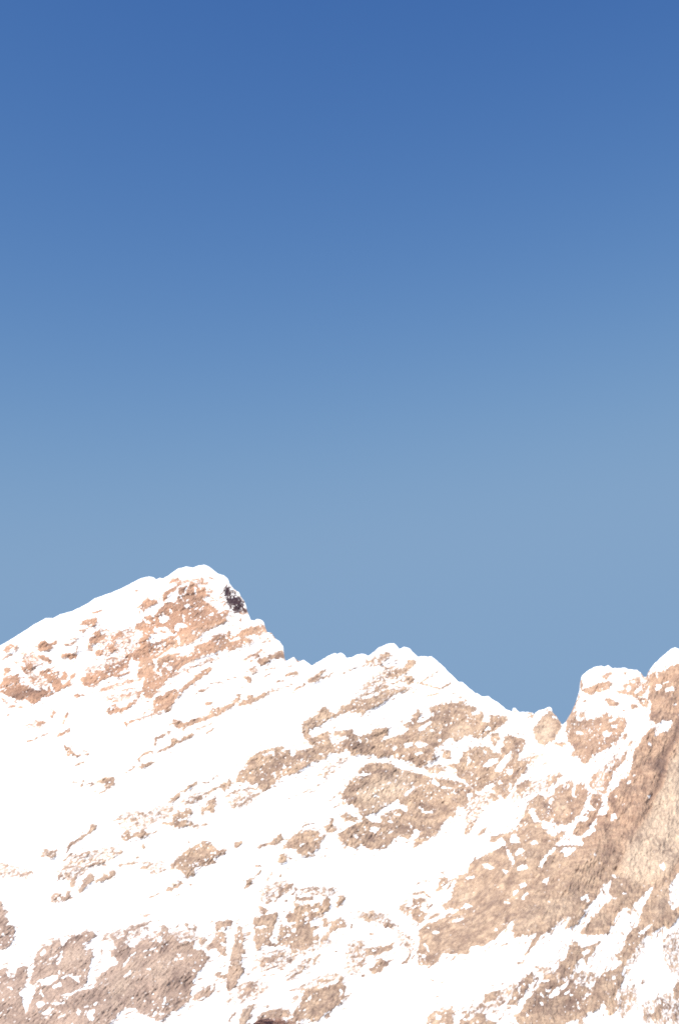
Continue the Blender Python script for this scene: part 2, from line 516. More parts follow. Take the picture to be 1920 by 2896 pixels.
P 1 185,490 240,480 310,460 350,450 355,500 330,560 300,640 350,680 360,600 380,550 470,530 420,510 420,460 470,450 470,390 540,400 600,390 640,380 650,400 700,340 720,360 710,440 680,450 640,480 600,500 580,550 640,540 650,560 600,580 590,620 640,600 640,650 600,650 570,700 530,715 450,700 400,680 330,690 260,680 215,718 190,650 200,600 190,540
H 335,560 360,480 350,620 335,620
H 445,570 480,560 480,590 450,590
H 410,530 480,515 470,530 420,545
H 570,520 640,500 665,520 660,550 590,540
W 12 230,555 270,553
W 14 425,610 440,608
W 14 610,445 640,425
P .8 470,380 480,340 520,350 600,340 600,370 530,370
S 9 .8 480,330 520,325
P .95 755,420 780,335 830,340 810,380 780,410
P .8 730,520 790,490 830,520 830,555 780,560 740,590 710,600 700,640 660,660 650,640 700,600 720,560
P .7 670,500 700,480 700,560 670,550
P .55 920,470 980,440 1030,450 1040,500 990,525 950,510
P .85 1080,550 1110,510 1140,520 1150,550 1100,560
S 14 .8 860,565 868,535
S 9 .6 1175,550 1190,545
S 8 .7 990,605 1020,598
S 7 .6 560,300 640,290
S 7 .5 715,295 740,290
P .65 1190,410 1240,390 1280,430 1250,475 1200,440
P 1.05 1290,350 1350,350 1380,370 1340,400 1350,440 1390,460 1350,520 1330,530 1290,490 1280,460 1290,420
S 13 .9 1295,325 1370,310 1410,350
S 10 .7 1305,270 1360,230 1410,235
S 12 .8 1390,430 1420,395
P .95 1450,320 1480,210 1540,210 1520,260 1490,290
S 8 .7 1530,280 1568,230
P 1 1500,410 1568,330 1568,420 1520,430
S 18 .9 1410,490 1470,460
S 10 .5 1485,180 1505,165
P 1.15 1340,570 1400,530 1480,500 1568,450 1568,740 1500,735 1470,780 1440,810 1390,820 1330,815 1320,740 1335,680
H 1425,590 1450,570 1475,590 1450,610
H 1380,560 1410,550 1400,565
W 12 1375,670 1400,720
W 10 1330,740 1380,755
P .7 900,700 920,660 950,670 940,710
P 1 960,760 970,700 1010,700 1060,680 1100,690 1150,660 1165,655 1140,710 1090,730 1040,750 990,750
S 13 .8 935,830 950,770
P 1.1 975,850 1020,820 1080,770 1100,790 1140,790 1100,830 1070,860 1020,875
P .9 930,880 960,880 945,905
S 16 .9 1220,805 1250,790 1270,745
S 10 .5 1215,680 1260,680
P .85 300,760 350,750 400,720 420,715 380,760 330,790 270,820 230,830 240,790 260,770
S 12 .6 180,850 210,830
S 12 .8 430,925 470,880 515,865
S 9 .7 525,775 580,770
S 12 .7 620,775 645,740
S 10 .6 360,860 390,845
S 10 .6 245,895 275,885
S 10 .6 540,835 545,825
S 8 .7 730,720 760,720
P 1.05 520,1040 550,990 620,970 650,980 700,960 760,950 790,890 820,905 790,950 830,970 820,1040 780,1090 720,1135 680,1150 640,1200 600,1210 560,1180 500,1210 460,1160 490,1100 520,1090
H 560,1040 590,1025 590,1050 565,1060
H 785,990 800,980 800,1010 780,1040
S 18 .7 630,945 700,920
S 9 .7 710,890 790,880
S 7 .6 800,1075 870,1010
S 20 .8 475,1045 490,1035
P .75 120,990 150,940 190,930 200,980 150,1020 100,1055 80,1055 110,1020
S 9 .7 200,1025 240,1000
P 1 90,1190 110,1130 160,1110 190,1080 180,1140 150,1190 130,1260 90,1260
S 12 .6 0,1090 40,1040
S 16 .7 20,1200 60,1150
P .7 210,1170 290,1130 400,1120 440,1140 500,1200 520,1260 200,1260
P .9 1385,1260 1390,1180 1440,1130 1500,1140 1568,1100 1568,1260
S 12 .9 1420,915 1430,925
S 6 .6 1480,940 1520,920
S 7 .5 1450,1035 1465,1030
@J 1280 2396 2.45
P 1.2 0,300 40,200 110,180 110,120 150,90 220,60 300,20 340,-10 1620,-10 1620,150 1568,170 1500,260 1500,400 1460,480 1390,540 1350,610 1310,640 1290,500 1310,430 1360,340 1390,270 1340,300 1270,380 1230,440 1200,410 1140,460 1090,560 1080,600 1010,610 900,600 880,610 920,540 990,470 1040,400 1100,370 1140,355 1090,330 1090,230 1040,260 1010,330 960,380 880,500 850,540 780,565 820,480 770,490 700,550 640,590 590,640 540,700 500,750 530,690 570,610 580,590 520,610 420,625 415,560 430,490 380,540 290,640 200,685 140,680 100,740 40,740 0,730
P 1.1 1320,520 1400,470 1500,400 1520,430 1568,470 1560,490 1490,570 1460,545 1350,610 1310,640
P 1.1 1500,440 1620,350 1620,440 1568,470 1490,560 1450,530
H 1510,420 1568,340 1620,290 1620,350 1568,400 1530,435
H 200,120 240,110 290,150 230,150
H 330,150 380,160 380,200
H 440,130 510,120 520,145 450,165
H 370,0 400,40 430,110 420,130 380,60
H 430,30 480,0 490,30 440,60
W 20 605,125 650,60 700,10
H 620,240 670,190 660,230 640,255
H 720,50 770,0 860,0 800,60 780,75 760,30
H 0,430 50,430 90,390 140,410 60,430 0,460
H 0,510 80,480 80,500 0,525
H 275,570 310,570 290,585
H 1430,130 1460,100 1470,140 1450,165
H 460,260 500,240 510,270 470,280
H 1500,260 1568,180 1620,130 1620,160 1568,210 1510,265
W 14 420,325 450,300
W 16 485,355 510,325
W 14 95,215 140,205
H 880,350 940,320 930,360 890,370
W 14 925,375 940,365
W 10 660,380 675,380
W 10 980,50 985,60
W 10 1100,190 1130,210
W 10 360,380 385,385
W 12 1180,320 1200,322
P 1 785,740 800,690 850,650 880,680 940,680 1030,645 1000,690 950,750 920,820 900,760 860,790 840,850 800,900 740,910 720,850 740,790 790,770
H 885,660 1000,610 1080,600 1040,640 950,680 890,700
H 890,730 940,710 945,735 900,750
P 1.1 1110,740 1160,740 1200,640 1210,600 1290,530 1380,520 1350,600 1310,640 1260,720 1200,800 1165,870 1190,900 1150,970 1130,1030 1150,1110 1100,1165 1080,1160 1060,1100 1040,1080 990,1130 940,1140 910,1190 840,1195 780,1225 760,1260 480,1260 430,1180 480,1120 500,1070 540,1040 570,990 600,960 640,880 720,880 720,940 760,930 800,930 830,970 870,950 930,970 970,970 1010,900 1060,860 1140,830 1170,800
H 665,1040 700,990 800,930 800,960 740,1010 690,1045
H 1060,855 1130,810 1130,840 1100,850
H 1100,900 1120,885 1130,910 1110,920
H 1280,600 1350,540 1380,540 1310,605
W 16 785,1010 800,1005
W 12 615,930 660,925
W 12 650,1000 665,990
P 1 350,1110 400,1050 420,1000 480,910 550,860 555,930 510,990 480,1040 440,1090 380,1090
P .95 215,1080 220,1020 280,1000 330,990 300,1050 250,1075
S 12 .7 330,950 355,940
P 1 20,1260 50,1190 110,1200 190,1150 220,1170 230,1200 310,1210 290,1260
S 10 .7 105,1150 130,1090
S 16 .6 160,1110 220,1095
S 10 .7 320,1190 360,1160
P 1 1390,1190 1400,1110 1450,1060 1470,1080 1440,1140 1460,1180 1410,1200
P .6 1310,1180 1330,1130 1350,1140 1350,1190
P .9 1520,990 1568,920 1600,900 1600,1060 1540,1040
S 14 .5 1480,740 1540,700 1600,680
S 14 .6 1500,825 1560,820
P .9 1298,945 1318,905 1322,940 1312,960
S 18 .5 1160,1080 1240,1000
S 18 .5 1150,1190 1210,1130
S 8 .6 1450,660 1490,600
S 20 .6 1520,1200 1568,1130
S 8 .7 330,688 380,665
S 9 .8 445,810 490,790
S 14 .9 500,745 540,700 590,620
S 18 .8 935,920 945,870
S 18 .8 820,970 840,910 890,870
S 9 .6 560,930 570,870

@A 0 1560 2.45
P .27 560,830 600,800 700,780 760,750 850,700 900,640 940,600 960,660 900,760 820,770 740,800 680,830 600,850
P .31 150,700 240,690 280,760 250,820 180,790
P .31 230,840 300,860 340,940 230,930 200,880
P .31 680,640 760,560 860,540 900,520 940,560 900,640 800,700 720,740
S 8 .7 100,770 200,760 240,800
S 10 .6 1440,300 1500,340 1560,360
P .34 1180,190 1260,200 1340,190 1440,190 1450,230 1380,230 1300,215 1220,240
S 8 .6 0,1000 60,1060 160,1080
P .31 700,1010 760,990 860,985 960,960 960,990 860,1030 780,1050
@B 480 1560 2.45
S 8 .6 0,870 120,820 240,770
S 8 .6 640,880 720,830
P .31 540,800 600,790 620,830 560,860
S 7 .6 640,1000 760,950 850,920
S 8 .6 1180,850 1300,800
P .31 1340,760 1420,720 1500,690 1540,720 1460,790 1380,810
P .31 1330,930 1420,860 1500,820 1568,800 1568,880 1460,930 1360,970
@F 640 1900 2.45
P .27 640,720 740,640 800,600 850,600 760,690 680,740
P .27 0,900 100,840 260,830 180,900 80,960
S 7 .5 480,860 620,800 700,740
S 7 .5 700,900 800,830
@E 0 1900 2.45
P .28 790,1000 900,970 1000,990 1100,930 1200,930 1180,1010 1000,1060 880,1060
P .27 820,1070 960,1060 1060,1060 1000,1100 880,1100
P .28 180,360 250,330 330,340 300,390 200,390
S 9 .55 600,780 700,760
P .28 1240,900 1340,850 1440,820 1420,880 1300,930
@H 0 2396 2.45
P .28 420,220 500,60 640,20 800,0 860,30 720,120 600,160 500,240
P .31 700,600 860,560 1000,520 1060,540 960,620 860,660 740,660
P .31 1080,600 1360,560 1360,640 1200,640
P .28 0,100 60,120 240,170 240,220 60,200 0,210
P .26 960,100 1120,90 1160,160 1060,200
@I 640 2396 2.45
P .31 220,300 320,240 420,230 440,300 330,380 240,400
P .31 480,290 620,270 760,280 740,340 560,330
P .31 900,440 1060,440 1180,540 1160,580 1040,520 920,520
P .28 200,740 440,700 700,640 760,660 560,740 380,840 240,860
P .28 400,880 560,780 660,740 640,800 500,880 420,940
P .31 820,680 960,640 960,780 900,900 840,880
P .28 80,960 240,900 300,960 200,1060 60,1100
P .31 420,1000 520,960 700,880 820,870 700,950 560,1010
P .28 1180,560 1300,640 1290,740 1210,700
@J 1280 2396 2.45
P .31 560,820 700,840 800,860 900,860 1000,860 960,960 800,960 640,920
P .28 60,1140 240,1060 420,940 480,930 380,1060 240,1160 100,1200
P .31 1160,1000 1260,940 1280,1060 1180,1180 1130,1130
P .28 1460,640 1568,560 1568,900 1500,860 1440,740
P .31 1300,1100 1500,1000 1568,1060 1568,1225 1340,1225
P .26 1180,740 1300,640 1340,660 1260,800 1200,820
@G 1280 1900 2.45
P .31 400,840 560,760 700,700 760,700 700,790 560,850 420,900
P .31 80,920 200,840 280,800 260,900 160,1040 90,1100
P .31 420,620 560,560 640,560 560,640 440,680
P .31 950,760 1060,640 1140,560 1160,620 1060,780 1000,860

@B 480 1560 2.45
P .55 370,270 400,225 430,260 470,300 520,350 510,400 550,430 520,440 480,430 440,420 400,370
S 14 1 640,510 660,530 672,556
S 16 1 770,690 790,700 797,745
S 8 .8 700,560 730,600
S 9 .8 870,745 900,765
@C 960 1760 2.45
S 9 .8 1440,612 1490,640 1535,690
S 9 .8 1300,632 1340,640
@D 1400 1760 3.0154
S 16 1 735,500 722,530 730,570
S 12 .9 715,630 680,710 640,790 606,850
S 10 .8 1240,440 1262,480
S 10 .9 1300,440 1290,500
"""
TONES = """
@B 480 1560 2.45
P -3.2 366,280 398,222 430,250 470,295 522,345 515,385 480,432 440,425 400,375
P -3.2 508,385 535,400 548,430 515,420
S 20 -1.2 745,735 780,700
S 14 -.8 40,400 120,340
P -.5 300,600 400,570 420,620 330,660
P -.3 150,440 400,400 380,460 200,520
P .35 0,640 240,530 340,470 300,530 150,620 0,690
@A 0 1560 2.45
P -.5 0,930 200,930 340,960 330,1010 110,1030 0,980
S 40 -.7 110,1010 230,960 340,940
S 30 -.6 280,650 350,640
S 24 -.8 1050,650 1110,620
P -.4 1130,350 1400,320 1440,440 1250,500 1100,540
S 20 -.5 770,820 880,780
P .3 970,760 1080,740 1200,680 1300,640 1200,720 1080,800 980,860
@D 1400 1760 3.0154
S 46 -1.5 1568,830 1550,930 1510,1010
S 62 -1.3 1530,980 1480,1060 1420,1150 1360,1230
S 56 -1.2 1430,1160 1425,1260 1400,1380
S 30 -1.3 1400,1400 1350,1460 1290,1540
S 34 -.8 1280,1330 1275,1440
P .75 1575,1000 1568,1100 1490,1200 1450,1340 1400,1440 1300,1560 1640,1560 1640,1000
S 14 .6 1470,950 1500,880 1540,840
S 40 -.5 780,850 890,840
S 30 -.6 1380,610 1480,610
S 16 -.8 1360,800 1430,760
P .8 350,920 420,820 480,820 500,900 480,1000 380,1030
S 12 -.7 450,760 530,850
S 14 -.6 530,860 550,900
@G 1280 1900 2.45
S 30 -1.3 650,940 665,960
S 22 -1 815,880 830,980
S 26 -2 950,1060 985,1000
S 20 -1 900,1080 960,1060
S 24 -1 1110,880 1130,970
S 18 -.6 1060,1040 1090,1225
P .85 1200,1225 1300,1100 1400,930 1480,800 1568,680 1640,680 1640,1260 1190,1260
P .35 720,880 800,900 800,980 730,980
S 26 -.8 430,470 460,570
S 16 -.9 1250,1080 1330,980 1400,870
@C 960 1760 2.45
S 40 -.6 760,620 760,700
S 16 -.7 740,690 745,780
P .4 780,700 900,700 880,770 800,830 770,780
S 50 -.5 80,850 200,860
S 24 -.5 530,960 590,980
S 26 -.8 530,1075 560,1075
P .35 120,1180 300,1060 500,1040 540,1100 400,1225 100,1225
S 40 -.5 1020,1080 1060,1120
S 26 -.6 1220,840 1240,900
@F 640 1900 2.45
P .3 930,800 1150,700 1300,720 1200,880 1000,1000 900,900
S 50 -.7 1210,1080 1290,1100
S 40 -.7 1360,930 1430,950
S 24 -.6 860,820 890,780
S 24 -.7 600,480 640,470
S 16 -.8 1180,600 1360,640
P -.4 200,680 420,560 400,640 230,780
P .4 540,420 560,340 700,290 900,270 1000,200 960,270 720,300 600,380
S 22 -.6 900,200 960,210
S 24 -.6 790,540 840,490
@J 1280 2396 2.45
P .75 1180,100 1220,-10 1568,-10 1568,60 1500,150 1400,240 1300,260 1150,200
P .4 1380,500 1460,250 1500,260 1480,400 1400,520
S 26 -1 220,180 225,250
S 30 -.9 370,260 440,190
S 20 -1.1 385,450 380,510
S 14 -.9 1030,160 1070,165 1130,150
P -.4 1050,0 1200,0 1130,150 1060,160
P -.7 560,1000 680,930 850,990 960,970 920,1050 820,1130 700,1100 560,1100
S 30 -.8 780,1070 900,1060
S 20 -.9 470,1060 550,930
P .3 430,520 600,380 780,340 900,320 820,450 600,560 430,610
S 26 -.5 620,400 600,580
S 30 -.5 1170,400 1210,330
P .35 980,500 1060,430 1060,520 1000,570
P .4 20,320 130,260 150,380 40,390
P -.4 1160,720 1280,620 1250,700 1170,800
S 20 -.6 610,150 680,60
P .3 440,80 540,30 600,40 520,100
@I 640 2396 2.45
S 30 -1.1 1000,840 1120,800
S 30 -.8 1010,720 1060,700
P -.7 1390,760 1480,720 1460,790 1390,815
S 30 -.6 500,560 550,520 580,600
S 26 -.7 290,640 350,660
S 24 -.7 440,480 450,490
S 26 -.7 600,1020 700,980
S 30 -.5 600,1150 680,1090
S 18 -.7 1300,370 1310,400
S 16 -.7 310,775 350,755
S 26 -.6 0,880 20,980
P .5 90,1190 110,1130 160,1110 190,1080 180,1140 150,1190 130,1225 90,1225
P .3 200,620 320,470 340,500 280,640
@H 0 2396 2.45
S 26 -1.3 385,820 400,780 430,720 480,650 570,615
S 40 -.8 1020,980 1040,1060
S 24 -.7 1290,980 1320,880
S 30 -.7 1170,920 1190,980
S 30 -.8 830,1050 860,1060
P -.55 480,1060 700,980 720,1080 560,1150 480,1130
P -.4 0,1080 180,1120 200,1225 0,1225
S 26 -.5 1110,680 1150,690
P .35 770,940 960,760 940,900 860,1080 740,1100
P .3 1030,820 1200,760 1150,900 1060,960
S 40 -.6 1230,860 1210,900
P -.35 1100,1000 1300,880 1300,1060 1160,1120
P .25 250,850 400,720 600,720 600,800 400,850
S 20 -.4 250,860 330,780
@E 0 1900 2.45
S 20 -.8 740,765 780,760
S 16 -.8 1280,380 1380,320
S 30 -.7 1250,1000 1240,1040
S 20 -.7 1490,300 1520,270
"""
X0, Y0, RW, RH = -60, 1540, 2060, 1440        # the traced area of the face

def fill_poly(img, pts, value, mode):
    P = np.array(pts, float) - (X0, Y0)
    x0 = max(0, int(P[:, 0].min()) - 1); x1 = min(RW, int(P[:, 0].max()) + 2)
    y0 = max(0, int(P[:, 1].min()) - 1); y1 = min(RH, int(P[:, 1].max()) + 2)
    if x1 <= x0 or y1 <= y0: return
    gx, gy = np.meshgrid(np.arange(x0, x1) + 0.5, np.arange(y0, y1) + 0.5)
    ins = np.zeros(gx.shape, bool)
    n = len(P)
    for i in range(n):
        ax, ay = P[i]; bx, by = P[(i + 1) % n]
        if ay == by: continue
        c = ((ay > gy) != (by > gy)) & (gx < (bx - ax) * (gy - ay) / (by - ay) + ax)
        ins ^= c
    put(img[y0:y1, x0:x1], ins, value, mode)

def put(v, m, value, mode):
    if mode == 'max': v[m] = np.maximum(v[m], value)
    elif mode == 'set': v[m] = value
    else: v[m] += value * (1 if np.isscalar(value) else 1)

def fill_stroke(img, pts, w, value, mode):
    P = np.array(pts, float) - (X0, Y0)
    r = w / 2
    x0 = max(0, int(P[:, 0].min() - r) - 1); x1 = min(RW, int(P[:, 0].max() + r) + 2)
    y0 = max(0, int(P[:, 1].min() - r) - 1); y1 = min(RH, int(P[:, 1].max() + r) + 2)
    if x1 <= x0 or y1 <= y0: return
    gx, gy = np.meshgrid(np.arange(x0, x1) + 0.5, np.arange(y0, y1) + 0.5)
    best = np.full(gx.shape, 1e9)
    for i in range(len(P) - 1):
        a = P[i]; d = P[i + 1] - a
        t = np.clip(((gx - a[0]) * d[0] + (gy - a[1]) * d[1]) / max(d @ d, 1e-6), 0, 1)
        best = np.minimum(best, np.hypot(gx - a[0] - t * d[0], gy - a[1] - t * d[1]))
    put(img[y0:y1, x0:x1], best <= r, value, mode)

def draw(img, text, tone=False):
    ox = oy = 0.0; sc = 1.0
    for line in text.strip().splitlines():
        w = line.split()
        if not w: continue
        if w[0].startswith('@'):
            ox, oy, sc = float(w[1]), float(w[2]), float(w[3]); continue
        k = w[0]
        n = {'P': 1, 'H': 0, 'S': 2, 'W': 1}[k]
        pts = [(ox + float(a) / sc, oy + float(b) / sc) for a, b in (q.split(',') for q in w[1 + n:])]
        if k == 'P': fill_poly(img, pts, float(w[1]), 'add' if tone else 'max')
        elif k == 'H': fill_poly(img, pts, -0.25, 'set')
        elif k == 'S': fill_stroke(img, pts, max(float(w[1]) / sc, 4.2), float(w[2]), 'add' if tone else 'max')
        elif k == 'W': fill_stroke(img, pts, max(float(w[1]) / sc, 3.0), -0.35, 'set')

def box(a, r, axis):
    if r < 1: return a
    pad = [(0, 0), (0, 0)]; pad[axis] = (r + 1, r)
    c = np.cumsum(np.pad(a, pad, mode='edge'), axis=axis)
    n = a.shape[axis]
    if axis == 0: return (c[2 * r + 1:2 * r + 1 + n] - c[:n]) / (2 * r + 1)
    return (c[:, 2 * r + 1:2 * r + 1 + n] - c[:, :n]) / (2 * r + 1)

def blur(a, r, n=2):
    for _ in range(n): a = box(box(a, r, 0), r, 1)
    return a

def sample(img, px, py):
    x = np.clip(px - X0 - 0.5, 0, RW - 1.001); y = np.clip(py - Y0 - 0.5, 0, RH - 1.001)
    xi = x.astype(int); yi = y.astype(int); fx = x - xi; fy = y - yi
    return (img[yi, xi] * (1 - fx) * (1 - fy) + img[yi, xi + 1] * fx * (1 - fy)
            + img[yi + 1, xi] * (1 - fx) * fy + img[yi + 1, xi + 1] * fx * fy)

rock_map = np.zeros((RH, RW))
draw(rock_map, ROCKS)
tone_map = np.zeros((RH, RW))
draw(tone_map, TONES, True)
rock_soft = blur(rock_map, 1, 2)
rock_mid = blur(np.clip(rock_map, 0, 1), 3, 2)
rock_wide = blur(np.clip(rock_map, 0, 1), 9, 2)
rock_huge = blur(np.clip(rock_map, 0, 1), 26, 2)
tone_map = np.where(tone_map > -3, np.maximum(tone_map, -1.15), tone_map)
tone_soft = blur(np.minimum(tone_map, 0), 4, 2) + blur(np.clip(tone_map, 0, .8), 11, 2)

# ------------------------------------------------------------------ the skyline
RIDGE = [(0, 1827), (24, 1813), (61, 1791), (98, 1766), (131, 1748.6), (153, 1748), (171, 1738), (204, 1729), (229, 1718), (249, 1707), (269, 1693), (294, 1684), (327, 1672), (355, 1659), (380, 1646), (400, 1636), (422, 1630), (435, 1633.5), (443, 1639), (453, 1634), (461, 1637), (475.5, 1629), (490, 1618), (504, 1608), (526.5, 1603), (547, 1606), (563, 1600), (577.5, 1597.5), (588, 1601), (602, 1611), (617, 1623), (633, 1627), (645, 1637), (649, 1650), (660, 1665), (676, 1676), (682, 1689), (692, 1701), (696, 1713), (700, 1727), (704.5, 1740), (709, 1754), (721, 1757), (726, 1751), (735, 1750), (745, 1757), (750, 1772), (755.5, 1788), (768, 1791), (774, 1800), (790, 1814), (800, 1827), (803, 1846), (805, 1865), (811, 1868), (819, 1863), (831, 1859), (838, 1864), (843, 1869), (859.6, 1868), (872, 1876), (882, 1882.5), (892, 1877.5), (912.6, 1866), (933, 1853), (947, 1847), (955.5, 1850), (966, 1847), (974, 1852), (980, 1861), (994, 1859), (1011, 1852), (1023, 1848), (1041, 1854), (1051, 1849), (1068, 1834), (1084, 1825), (1103, 1818), (1117, 1821), (1129, 1835), (1139.6, 1830), (1160, 1833.5), (1166, 1844), (1182, 1858), (1201, 1856), (1215, 1856), (1229, 1862), (1250, 1882), (1270, 1903), (1286.5, 1919), (1297, 1928), (1307, 1929), (1323, 1944), (1344, 1960), (1362, 1969), (1380, 1970), (1397, 1980), (1417, 1995), (1437.6, 2010), (1448, 2014), (1450, 2004), (1456, 2001), (1460, 2007), (1466, 2013), (1503, 2015), (1509, 2019), (1525, 2008), (1535.5, 2008), (1546, 2001), (1558, 2002), (1562, 2015), (1572, 2025), (1589, 2051), (1599, 2042), (1612, 2019), (1625.5, 1992), (1634, 1966), (1639, 1952), (1640, 1930), (1644, 1914), (1659, 1898), (1675, 1888), (1688.5, 1883), (1708, 1885), (1720, 1883), (1732, 1890), (1751.5, 1890), (1765, 1887), (1781, 1894), (1801, 1894), (1811, 1902.6), (1818, 1915), (1828, 1914), (1831, 1902.6), (1848, 1879), (1864, 1863), (1881, 1848), (1897.5, 1835.6), (1907, 1832), (1920, 1834.6)]
rp = np.array([(-3200, 3390), (-2400, 2640), (-1700, 2330), (-1200, 2210), (-700, 2020), (-420, 1965), (-200, 1900), (-90, 1868)]
              + list(RIDGE) + [(1950, 1815), (1990, 1806), (2060, 1775), (2180, 1760), (2300, 1690), (2420, 1720), (2600, 1850), (2900, 1900),
                         (3400, 2150), (4200, 2560), (5000, 3390)], float)

# ------------------------------------------------------------------ the mountain: one sheet over the face, the crest and the far side
def spread(a, b, n, g):
    t = np.linspace(0, 1, n + 1)[1:]
    return a + (b - a) * (np.expm1(g * t) / math.expm1(g))
inner = np.arange(-36, 1957, 1.7)
cols = np.concatenate([spread(inner[0], -3200, 130, 3.0)[::-1], inner, spread(inner[-1], 5000, 140, 3.0)])
ridge = np.interp(cols, rp[:, 0], rp[:, 1])
# small crags of the crest between the traced points, in metres along the crest
ridge = ridge + fbm(cols / 13.0, cols * 0 + 0.5, 5, 4) * 2.6 * np.where((cols > 640) | (cols < 430), 1, 0.5) * np.where(cols < 440, .35, 1)
out = sstep(0, 500, np.maximum(-cols - 40, cols - 1960))
ridge = ridge + out * fbm(cols / 220.0, cols * 0 + 3.5, 9, 5) * 60
NB, NF, NL = 56, 735, 64
tf = np.linspace(0, 1, NF)
tl = np.linspace(0, 1, NL + 1)[1:]
low_y = np.interp(cols, [-3200, 0, 1920, 5000], [3700, 3440, 3440, 3700])
bot = np.full(cols.shape, 2915.0)
bot = np.maximum(bot, ridge + 250)
low_y = np.maximum(low_y, bot + 100)
rsm = np.convolve(np.pad(ridge, 30, mode='edge'), np.hanning(61) / np.hanning(61).sum(), mode='valid')
PYf = rsm[None] + (bot - rsm)[None] * tf[:, None] + (ridge - rsm)[None] * ((1 - tf) ** 7)[:, None]
PYl = bot[None] + (low_y - bot)[None] * tl[:, None]
PY = np.concatenate([PYf, PYl])
PX = np.broadcast_to(cols[None], PY.shape).copy()

def base_depth(px, py):
    d = 1500 + 900 * (2896 - py) / 1296.0
    d = d - 190 * sstep(1380, 1900, px + (py - 2000) * 0.55)       # the right-hand buttress stands nearer
    d = d + 60 * sstep(700, -300, px)
    d = d + 0.10 * np.maximum(0, -px) + 0.05 * np.maximum(0, px - 1950)
    return d
D = base_depth(PX, PY)
sx, sz = sight(PX, PY)
WX, WZ = sx * D, sz * D + CAM_Z                                 # metres, before relief
# the beds climb to the right and steepen towards the buttress
slope = np.interp(WX, [-500, -250, 0, 150, 250, 400, 900], [.42, .45, .52, .75, 1.15, 1.5, 1.2])
gx_t = np.linspace(-4000, 4000, 4001)
gs_t = np.interp(gx_t, [-500, -250, 0, 150, 250, 400, 900], [.42, .45, .52, .75, 1.15, 1.5, 1.2])
G = np.cumsum(gs_t) * (gx_t[1] - gx_t[0]); G -= np.interp(0, gx_t, G)
S_ = (WZ - np.interp(WX, gx_t, G)) / 1.25    # metres across the beds
AL = np.cumsum(np.sqrt(1 + gs_t ** 2)) * (gx_t[1] - gx_t[0])
A_ = np.interp(WX, gx_t, AL) + WZ * 0.25                    # metres along the beds

edge_d = np.maximum(np.maximum(-2 - PX, PX - 1921), PY - 2898) + 9 * fbm(A_ / 12, S_ / 6, 71, 2)
inframe = 1 - sstep(-6, 14, edge_d) * sstep(0, 4, np.maximum(np.maximum(-PX, PX - 1919), PY - 2896))
wx = PX + fbm(A_ / 7, S_ / 3.5, 41, 3) * 5.0
wy = PY + fbm(A_ / 7, S_ / 3.5, 57, 3) * 4.0
R0 = sample(rock_soft, wx, wy)
RWd = sample(rock_wide, PX, PY)
RHg = sample(rock_huge, PX, PY)
Roff = 0.30 + 1.0 * fbm(A_ / 120, S_ / 40, 77, 5) + .5 * fbm(WX / 260, WZ / 200, 79, 3)
Roff = Roff - 0.8 * sstep(0, 500, PY - 2940)
R0 = R0 * inframe + np.clip(Roff, -.2, 1.1) * (1 - inframe)
RWd = RWd * inframe + np.clip(Roff, 0, 1) * (1 - inframe)
RHg = RHg * inframe + np.clip(Roff, 0, 1) * (1 - inframe)
TN = sample(tone_soft, PX, PY) * inframe

n_bed = fbm(A_ / 9, S_ / 2.6, 101, 4)
n_iso = fbm(WX / 5.0, WZ / 5.0, 131, 2)
n_speck = fbm(A_ / 6.2, S_ / 3.4, 151, 3)
n_speck2 = fbm(A_ / 4.8 + 40, S_ / 3.0, 153, 2)
n_patch = fbm(A_ / 40, S_ / 14, 155, 3)
n_lace = fbm(A_ / 7.0, S_ / 3.3, 141, 3)
RM = sample(rock_mid, PX, PY) * inframe + np.clip(Roff, 0, 1) * (1 - inframe)
rim = 4 * RM * (1 - RM)
Fd = 1.35 * R0 - 0.30 + 0.22 * n_bed + 0.16 * n_iso + 0.55 * rim * n_lace
inside = sstep(0.25, 0.75, RWd)
solid = sstep(1.08, 1.25, R0)
Fd = Fd - (1.7 * sstep(0.52, 0.70, n_speck + .5 * n_patch) + 1.5 * sstep(0.60, 0.78, n_speck2 + .5 * n_patch)) * inside * (1 - .6 * solid) * .9
halo = sstep(0.05, 0.4, RHg) * (1 - inside)
Fd = Fd + halo * 1.05 * sstep(0.10, 0.50, fbm(A_ / 11, S_ / 2.8, 171, 4))
Fd = Fd + 0.55 * sstep(0.62, 0.85, fbm(A_ / 8, S_ / 1.8, 191, 3)) * sstep(.0, .08, RHg)

# relief, metres towards the viewer
big = 26 * fbm(WX / 210, WZ / 170, 11, 3) + 8 * fbm(A_ / 120, S_ / 32, 12, 3)
ribs = 2.2 * ridged(A_ / 46, S_ / 15, 13, 3)
snow_small = 0.5 * fbm(A_ / 16, S_ / 7, 14, 3)
outcrop = 9.0 * RWd + 9.0 * RHg
recess = np.where(TN < 0, TN, 0.15 * TN)
relief = big + ribs + snow_small + outcrop * 0.15 + np.clip(recess, -3.2, 0.2) * 2.6
steep = (WX * .90 - WZ * .43), (WX * .43 + WZ * .90)
rock_detail = (2.0 * ridged(A_ / 13, S_ / 5.2, 21, 3) + 2.2 * ridged(steep[0] / 4.6, steep[1] / 16, 22, 3)
               + 0.5 * fbm(WX / 2.6, WZ / 2.6, 23, 2))
rock_detail = np.maximum(rock_detail + 2.6, 0)                # never sinks below the snow beside it
edge = sstep(0.02, 0.6, RWd)
fade = np.ones_like(D)
fade[:] = sstep(0, 0.03, np.concatenate([tf, tl + 1])[:, None]) * .8 + .2
Fc = np.tanh(Fd * 3.0)
snow_out = (relief + rock_detail * edge) * fade                  # snow follows the rock it lies on
rock_out = snow_out + np.where(Fd > 0, .55, 1.2) * Fc
snow_out = snow_out + 0.12 * fbm(WX / 3, WZ / 3, 33, 2)

